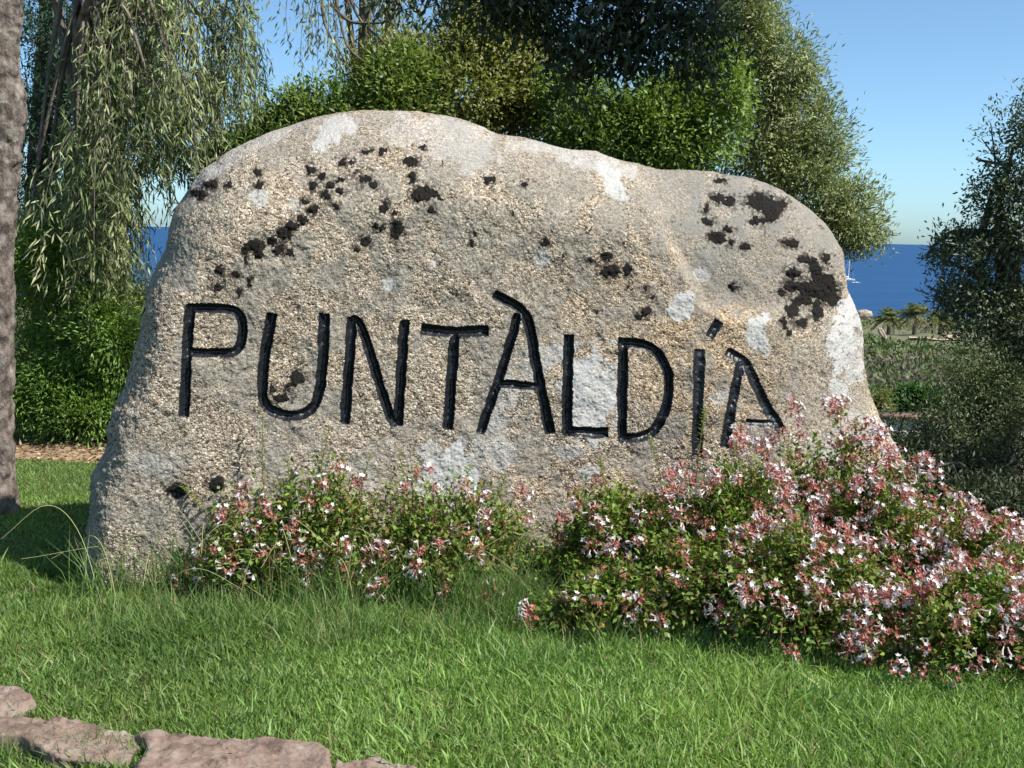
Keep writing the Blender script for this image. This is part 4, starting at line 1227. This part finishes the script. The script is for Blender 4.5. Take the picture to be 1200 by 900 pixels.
flower_shrub('thin flowering shrub with scattered pink blooms below the middle letters', (-0.32, 5.18, 0),
             [eb(-0.40, 5.20, 0.36, 0.20, 0.53), eb(-0.12, 5.24, 0.32, 0.20, 0.44), eb(-0.30, 5.04, 0.40, 0.18, 0.26)], 180, 7000, 48, 65, GR, open_=1.1,
             top_sprigs=[[(-0.2, 5.2, 0.2), (-0.06, 5.26, 0.42), (-0.02, 5.3, 0.52)], [(-0.4, 5.2, 0.2), (-0.46, 5.24, 0.45), (-0.50, 5.28, 0.62)], [(-0.25, 5.2, 0.2), (-0.22, 5.26, 0.42), (-0.18, 5.3, 0.56)]])

# ------------------------------------------------------------------ tall weeds and seed stalks at the foot of the shrubs
wb = MB()
def tuft(x, y, n, h0, h1, spread):
    P = np.c_[RNG.normal(x, spread, n), RNG.normal(y, spread * 0.6, n), np.zeros(n)]
    P = P[~in_rock(P)]
    n = len(P)
    H = RNG.uniform(h0, h1, n)
    C_ = np.array([0.12, 0.20, 0.055]) * RNG.uniform(0.7, 1.5, (n, 1))
    d_ = RNG.random(n) < 0.14
    C_[d_] = np.array([0.28, 0.25, 0.13]) * RNG.uniform(0.7, 1.3, (d_.sum(), 1))
    blades(wb, P, H, RNG.uniform(0.0025, 0.0045, n), RNG.uniform(0.1, 0.9, n), C_, 0.6)
for k in range(46):
    x = RNG.uniform(-1.75, 0.2)
    tuft(x, 4.98 + RNG.normal(0, 0.10) + 0.08 * (x < -1.2), 60, 0.12, 0.34, 0.08)
for k in range(26):
    tuft(RNG.uniform(-0.1, 0.75), 4.85 + RNG.normal(0, 0.12), 60, 0.08, 0.26, 0.08)
for k in range(110):
    tuft(RNG.uniform(-1.7, 0.6), 4.72 + RNG.normal(0, 0.18), 30, 0.08, 0.18, 0.09)
for k in range(14):
    q_ = ground(RNG.uniform(-20, 150), RNG.uniform(886, 905))
    tuft(q_[0], q_[1], 30, 0.05, 0.12, 0.04)
for x_, y_ in [(130, 868), (145, 882), (175, 897), (300, 899), (320, 900), (290, 896), (60, 884), (90, 892)]:
    q_ = ground(x_, y_)
    tuft(q_[0], q_[1], 16, 0.05, 0.10, 0.015)
for k in range(20):
    tuft(RNG.uniform(0.6, 2.3), 4.40 + RNG.normal(0, 0.05), 24, 0.06, 0.13, 0.08)
weeds = single('tall_grass', wb, M['grass'], (0, 0, 0))
tag(weeds, 'unmown taller grass growing among the flowering shrubs', 'grass', kind='stuff')
# long arching stalks
stb = MB()
for a, b, c_ in [((115, 665, 5.4), (165, 600, 5.3), (60, 655, 5.15)), ((185, 690, 5.1), (150, 640, 5.1), (25, 655, 5.0)), ((190, 700, 5.0), (170, 740, 4.8), (150, 668, 5.1)), ((240, 700, 5.0), (230, 640, 5.0), (205, 600, 5.2)),
                 ((330, 720, 4.9), (318, 760, 4.75), (290, 790, 4.6)), ((600, 740, 4.85), (650, 690, 4.9), (725, 660, 4.9)), ((640, 720, 4.85), (600, 668, 4.9), (560, 640, 5.0)), ((360, 720, 5.0), (385, 650, 5.0), (400, 610, 5.1)),
                 ((520, 720, 4.95), (545, 660, 4.95), (595, 625, 5.0)), ((150, 650, 5.4), (120, 600, 5.4), (75, 640, 5.3)), ((870, 795, 4.4), (920, 788, 4.35), (985, 800, 4.3)), ((250, 640, 5.2), (200, 590, 5.2), (150, 570, 5.25))]:
    A = at(*a); A[2] = max(A[2], 0.0)
    pth = bend([at(*a), at(*b), at(*c_)], 18)
    pth[:, 2] = np.maximum(pth[:, 2], 0.02)
    tube(stb, pth, np.linspace(0.0022, 0.0010, 18), 4)
for _ in range(26):
    q_ = ground(RNG.uniform(120, 420), RNG.uniform(675, 725))
    a_ = RNG.uniform(0, 2 * math.pi); r_ = RNG.uniform(0.15, 0.45); h_ = RNG.uniform(0.22, 0.48)
    o_ = np.array([math.cos(a_), 0.4 * math.sin(a_) - 0.25, 0]) * r_
    pth = bend([q_, q_ + o_ * 0.3 + np.array([0, 0, h_ * 0.75]), q_ + o_ * 0.7 + np.array([0, 0, h_]), q_ + o_ * 1.25 + np.array([0, 0, h_ * 0.72])], 18)
    tube(stb, pth, np.linspace(0.0022, 0.0011, 18), 4)
stalks = single('dry_grass_stalks', stb, plain_mat('dry_stalk', (0.30, 0.30, 0.14), 0.7, 0.2), (0, 0, 0))
tag(stalks, 'long pale seed stalks arching out of the taller grass', 'grass', kind='stuff')

# petals dropped on the grass before the shrubs
pb_ = MB()
n = 170
P = np.c_[RNG.uniform(-1.4, 2.4, n), RNG.uniform(4.05, 4.75, n), RNG.uniform(0.015, 0.05, n)]
cc = np.array([(0.62, 0.56, 0.53), (0.42, 0.20, 0.17), (0.36, 0.27, 0.16)])[RNG.integers(0, 3, n)]
leaves(pb_, P, np.c_[RNG.normal(size=(n, 2)), RNG.normal(0, 0.3, n)], RNG.uniform(0.010, 0.024, n), RNG.uniform(0.006, 0.011, n), cc)
tag(single('fallen_petals', pb_, M['petal'], (0, 0, 0)), 'faded petals and bits of leaf dropped on the lawn before the flowering shrubs', 'petals', kind='stuff')

# dry leaves lying beyond the lawn
lb = MB()
n = 9000
P = np.c_[RNG.uniform(-5.5, 1.0, n), RNG.uniform(7.9, 10.5, n), np.zeros(n)]
P = P[P[:, 1] > lawn_edge(P[:, 0]) - 0.05 + RNG.normal(0, 0.05, n)]
n = len(P)
P[:, 2] = terrain_z(P[:, 0], P[:, 1]) + RNG.uniform(0.002, 0.02, n)
cc = np.array([(0.38, 0.27, 0.17), (0.30, 0.19, 0.11), (0.48, 0.38, 0.26), (0.22, 0.14, 0.09)])[RNG.integers(0, 4, n)]
leaves(lb, P, np.c_[RNG.normal(size=(n, 2)), RNG.normal(0, 0.25, n)], RNG.uniform(0.04, 0.09, n), RNG.uniform(0.012, 0.03, n), cc, N=unit(np.array([0, 0, 1.0]) + RNG.normal(size=(n, 3)) * 0.3))
lit = single('leaf_litter', lb, M['leaf_dull'], (0, 0, 0))
tag(lit, 'dry brown leaf litter beyond the far edge of the lawn', 'dead leaves', kind='stuff')

# ------------------------------------------------------------------ maquis slope
mq = MB()
nb = 5200
d_ = 13 + 250 * RNG.random(nb) ** 2.0
sx_ = RNG.uniform(-0.5, 0.62, nb)
P = np.c_[sx_ * d_, d_, np.zeros(nb)]
P[:, 2] = terrain_z(P[:, 0], P[:, 1])
keepm = (P[:, 2] > SEA_Z + 0.6)
for _px, _d in ((1041, 196), (1071, 190), (1101, 196)):
    _q = at(_px, 385, _d)
    keepm &= ~((np.abs(P[:, 0] - _q[0]) < 4.5) & (P[:, 1] > _d - 40) & (P[:, 1] < _d + 4))
keepm &= ~((P[:, 0] > at(1066, 385, 190)[0] - 2) & (P[:, 0] < at(1130, 385, 190)[0]) & (P[:, 1] > 160) & (P[:, 1] < 200))
P = P[keepm]; nb = len(P)
SC = np.clip(0.22 + P[:, 1] * 0.011, 0.3, 1.5) * RNG.uniform(0.6, 1.3, nb)
SC = np.where((P[:, 1] > 135) & (P[:, 1] < 215), SC * 0.5, SC)
band = fbm(P * np.array([0.4, 1, 0]), 0.06, 2, 510)
cA = np.array([(0.075, 0.115, 0.036), (0.11, 0.15, 0.05), (0.125, 0.118, 0.085), (0.155, 0.145, 0.105), (0.15, 0.17, 0.05)])
mid = (P[:, 1] > 40) & (P[:, 1] < 110)
ci = np.where(mid & (RNG.random(nb) < 0.62), RNG.integers(2, 4, nb), np.where(RNG.random(nb) < 0.12, 4, RNG.integers(0, 2, nb)))
per = 46
D = rand_dir(nb * per); D[:, 2] = np.abs(D[:, 2])
PP = np.repeat(P, per, 0) + D * np.repeat(SC, per)[:, None] * np.array([1, 1, 0.62]) * RNG.uniform(0.6, 1.0, (nb * per, 1))
CC = np.repeat(cA[ci], per, 0) * RNG.uniform(0.6, 1.4, (nb * per, 1))
leaves(mq, PP, D + RNG.normal(0, 0.6, D.shape), np.repeat(SC, per) * RNG.uniform(0.2, 0.4, nb * per), np.repeat(SC, per) * 0.16, CC, N=rand_dir(nb * per))
maq = single('maquis_scrub', mq, M['leaf_dull'], (0, 0, 0))
tag(maq, 'low olive and grey-brown scrub covering the slope down to the sea', 'scrub', kind='stuff')

# hedge and shrub on the near part of the slope
def slope_point(px, py):
    r = ray(px, py)
    t = np.linspace(6, 400, 4000)
    Pt = CAM + r[None] * t[:, None]
    z_ = terrain_z(Pt[:, 0], Pt[:, 1])
    k = np.argmax(Pt[:, 2] < z_)
    return Pt[k]
bush('low bright green hedge on the slope right of the boulder', base_at(1060, 24.0),
     [px_blob(x, 474 + 0.03 * (x - 1010) , 24.0, 26, 16, 0.5) for x in (1015, 1040, 1065, 1090, 1115)],
     dict(nclump=700, per=22, sigma=0.10, L=0.11, W=0.05, cols=[(0.03, 0.075, 0.014), (0.055, 0.13, 0.02)], seed=71), name='hedge', cat='hedge')
bush('small yellow-green shrub against the right edge of the boulder, before the hedge', base_at(1028, 20.0),
     [px_blob(1027, 476, 20.0, 12, 16, 0.2), px_blob(1030, 490, 20.0, 12, 12, 0.2)],
     dict(nclump=130, per=18, sigma=0.06, L=0.08, W=0.03, cols=[(0.12, 0.14, 0.04), (0.17, 0.17, 0.06)], seed=72))
# low pale terrace wall, broken up by the shrub in front of it
wl = MB(); cp = MB()
def box(mb, c_, s, rot=0.0):
    c_, s = np.asarray(c_, float), np.asarray(s, float) / 2
    v_ = np.array([(x, y, z) for x in (-1, 1) for y in (-1, 1) for z in (-1, 1)]) * s
    cr_, sr_ = math.cos(rot), math.sin(rot)
    v_ = np.c_[v_[:, 0] * cr_ - v_[:, 1] * sr_, v_[:, 0] * sr_ + v_[:, 1] * cr_, v_[:, 2]] + c_
    mb.add(v_, [[0, 1, 3, 2], [4, 6, 7, 5], [0, 4, 5, 1], [2, 3, 7, 6], [0, 2, 6, 4], [1, 5, 7, 3]])
wp = at(1068, 510, 15.0)
wt_ = at(1068, 490, 15.0)[2]
wroot = empty('terrace_wall', (wp[0], 15.0, gz(wp[0], 15.0)))
tag(wroot, 'low white wall with reddish coping glimpsed through dark shrub leaves', 'wall')
hgt = wt_ - gz(wp[0], 15.0) + 0.3
box(wl, (wp[0] + 0.5, 15.0, wt_ - hgt / 2), (2.2, 0.22, hgt))
box(cp, (wp[0] + 0.5, 15.0, wt_ + 0.025), (2.3, 0.32, 0.05))
part('wall', wl, noise_mat('whitewash', [(0.3, (0.55, 0.57, 0.60)), (0.7, (0.75, 0.76, 0.78))], 4.0), wroot)
part('coping', cp, noise_mat('terracotta', [(0.3, (0.22, 0.13, 0.09)), (0.7, (0.36, 0.22, 0.16))], 6.0), wroot)

# pale rocks on the slope
def outcrop(label, px, py, d, w, h, seed, tilt=0.0):
    p = at(px, py, d)
    nlat, nlon = 24, 36
    la = np.linspace(-math.pi / 2, math.pi / 2, nlat)
    lo = np.linspace(0, 2 * math.pi, nlon, endpoint=False)
    LA, LO = np.meshgrid(la, lo, indexing='ij')
    D_ = np.stack([np.cos(LA) * np.cos(LO), np.cos(LA) * np.sin(LO), np.sin(LA)], -1).reshape(-1, 3)
    Dn = np.sign(D_) * np.abs(D_) ** 0.75
    V_ = Dn * np.array([w, w * 0.8, h]) * (1 + 0.4 * fbm(D_, 1.6, 4, seed))[:, None]
    V_[:, 0] += V_[:, 2] * tilt
    i_ = np.arange(nlat - 1)[:, None] * nlon; j_ = np.arange(nlon)[None, :]
    Q_ = np.stack([i_ + j_, i_ + (j_ + 1) % nlon, i_ + nlon + (j_ + 1) % nlon, i_ + nlon + j_], -1).reshape(-1, 4)
    mb = MB(); mb.add(V_ + p, Q_)
    o = single('rock_outcrop', mb, M['outcrop'], p, True)
    return tag(o, label, 'rock', 'pale rocks on the scrub slope')
outcrop('yellowish rock outcrop beside the left palm, touching the edge of the boulder', 1012, 369, 190, 1.2, 0.8, 1)
outcrop('slanting whitish rock standing alone below the left palm', 1034, 391, 150, 0.35, 0.75, 2, -0.6)
outcrop('reddish broken rock lying lowest on the slope beside the boulder', 1013, 401, 140, 0.9, 0.45, 3)
outcrop('grey flat rock right of the reddish broken one', 1024, 404, 135, 0.6, 0.28, 4)

# sandy track by the palms
tk = MB()
for k in range(14):
    pass
xs_t = np.linspace(1066, 1125, 30)
up = np.array([at(x, 381 + 0.05 * (x - 1066), 196) for x in xs_t]); dn = np.array([at(x, 386.5 + 0.06 * (x - 1066), 178) for x in xs_t])
for r_ in (up, dn):
    r_[:, 2] = terrain_z(r_[:, 0], r_[:, 1]) + 0.25
m = len(xs_t)
tk.add(np.concatenate([up, dn]), np.stack([np.arange(m - 1), np.arange(1, m), np.arange(1, m) + m, np.arange(m - 1) + m], -1))
trk = single('sandy_path', tk, noise_mat('sand', [(0.3, (0.38, 0.28, 0.19)), (0.7, (0.52, 0.40, 0.29))], 0.6), (0, 0, 0), True)
tag(trk, kind='structure')

# palms
def palm_meshes(seed):
    r = np.random.default_rng(seed)
    tr = MB()
    zz = np.linspace(-0.3, 3.2, 22)
    tube(tr, np.c_[0.08 * np.sin(zz * 0.8), 0 * zz, zz], 0.28 - 0.03 * zz + 0.03 * (np.arange(22) % 2), 10)
    cr = MB()
    for k in range(58):
        a = r.uniform(0, 2 * math.pi); el = r.uniform(-0.5, 1.35); ln = r.uniform(1.9, 2.6)
        t = np.linspace(0, 1, 14)
        hd = np.array([math.cos(a), math.sin(a), 0])
        pth = np.array([0.08 * math.sin(2.6), 0, 3.2]) + np.outer(t * ln * math.cos(el) , hd) + np.outer(t * ln * math.sin(el) - 0.8 * t ** 2 * ln * 0.55, [0, 0, 1])
        cc = np.array([0.15, 0.175, 0.065]) * r.uniform(0.7, 1.4) if el > -0.2 else np.array([0.17, 0.13, 0.07]) * r.uniform(0.8, 1.2)
        sd = np.array([-math.sin(a), math.cos(a), 0])
        tube(cr, pth, np.linspace(0.035, 0.01, 14), 4, cc)
        for s_ in (-1, 1):
            Dl = sd[None] * s_ + np.gradient(pth, axis=0) * 4 + np.array([0, 0, -0.45])
            leaves(cr, np.repeat(pth[1:], 2, 0), np.repeat(Dl[1:], 2, 0) + r.normal(0, 0.1, (26, 3)), 0.55 * np.repeat(np.sin(0.4 + 2.5 * t[1:]), 2), 0.07, np.repeat(cc[None], 26, 0))
    return tr, cr
for px, py_top, py_base, d, sd, lab in [(1041, 358, 384, 196, 1, 'left of the three distant palms, broad crown with its trunk hidden in scrub'), (1071, 353, 389, 190, 2, 'middle of the three distant palms, with a dark bare trunk'), (1101, 360, 387, 196, 3, 'right of the three distant palms, next to the olive at the border')]:
    b_ = at(px, py_base, d)
    zt_ = gz(b_[0], b_[1])
    top_ = at(px, py_top, d)[2]
    tr, cr = palm_meshes(sd)
    H_ = (top_ - zt_) / 4.6
    H_ = max(H_, 1.4)
    zt_ = top_ - 4.6 * H_
    root = empty('palm_tree', (b_[0], b_[1], zt_))
    tag(root, lab, 'palm', 'palms by the shore')
    for nm, mb, mt in (('trunk', tr, 'twig'), ('crown', cr, 'leaf_dull')):
        v_, q_, c_ = mb.arrays()
        link(nm, mesh_from(nm, v_ * H_, q_, c_, M[mt], nm == 'trunk'), root)

# boats
WH = plain_mat('white_gelcoat', (0.80, 0.80, 0.79), 0.3, 0.5)
DKG = plain_mat('boat_window', (0.05, 0.06, 0.08), 0.2, 0.5)
ALU = plain_mat('mast_metal', (0.70, 0.71, 0.72), 0.4, 0.5)
def hull(mb, L_, B_, H_, fore=0.18):
    n, m = 24, 9
    t = np.linspace(0, 1, n)
    half = B_ / 2 * np.sin(np.clip(t * 1.9 + 0.55, 0, math.pi)) ** 0.7 * (t < 0.999) + 0.01
    sec = np.linspace(-1, 1, m)
    V_ = []
    for i in range(n):
        sheer = H_ * (1 + 0.25 * t[i] ** 2)
        for s_ in sec:
            V_.append((t[i] * L_ - L_ / 2, half[i] * s_, -0.25 * H_ + (sheer + 0.25 * H_) * abs(s_) ** 2.2))
    V_ = np.array(V_)
    i_ = np.arange(n - 1)[:, None] * m + np.arange(m - 1)[None, :]
    mb.add(V_, np.stack([i_, i_ + 1, i_ + m + 1, i_ + m], -1).reshape(-1, 4))
    dk = np.array([V_[i * m + j] for i in range(n) for j in (0, m - 1)]) - np.array([0, 0, 0.06])
    k_ = np.arange(n - 1) * 2
    mb.add(dk, np.stack([k_, k_ + 1, k_ + 3, k_ + 2], -1))
    tr_ = V_[:m]
    mb.add(np.concatenate([tr_, np.c_[tr_[:, :2], np.full(m, H_)]]), np.stack([np.arange(m - 1), np.arange(1, m), np.arange(1, m) + m, np.arange(m - 1) + m], -1))
def boat(name, label, px, py, d, rotz, L_, mast):
    r = ray(px, py); p = CAM + r * ((SEA_Z - CAM[2]) / r[2])
    root = empty(name, (p[0], p[1], SEA_Z))
    root.rotation_euler = (0, 0, rotz)
    tag(root, label, 'boat')
    def put(nm, mb, mt):
        v_, q_, c_ = mb.arrays(); link(nm, mesh_from(nm, v_, q_, c_, mt, False), root)
    h = MB(); hull(h, L_, L_ * 0.3, L_ * 0.1); put('hull', h, WH)
    cbn = MB(); box(cbn, (-0.02 * L_, 0, L_ * 0.125), (L_ * 0.36, L_ * 0.17, L_ * 0.07)); put('cabin', cbn, WH)
    win = MB(); box(win, (-0.02 * L_, 0, L_ * 0.13), (L_ * 0.30, L_ * 0.174, L_ * 0.025)); put('cabin_window', win, DKG)
    if mast:
        mm = MB(); tube(mm, [(0.06 * L_, 0, 0.1 * L_), (0.06 * L_, 0, 1.15 * L_)], [0.20, 0.14], 8); put('mast', mm, ALU)
        bm_ = MB(); tube(bm_, [(0.05 * L_, 0, 0.24 * L_), (-0.38 * L_, 0, 0.23 * L_)], [0.22, 0.16], 8); put('boom', bm_, WH)
        st_ = MB(); tube(st_, [(0.06 * L_, 0, 1.14 * L_), (0.49 * L_, 0, 0.13 * L_)], [0.03, 0.03], 4); tube(st_, [(0.06 * L_, 0, 1.14 * L_), (-0.49 * L_, 0, 0.11 * L_)], [0.03, 0.03], 4); put('stay', st_, ALU)
boat('sailboat', 'white sailing boat with bare mast anchored beside the edge of the boulder', 993, 329.5, 0, 0.5, 8.6, True)
boat('motorboat', 'small white motorboat just right of the sailing boat', 1003, 332, 0, 0.2, 4.0, False)
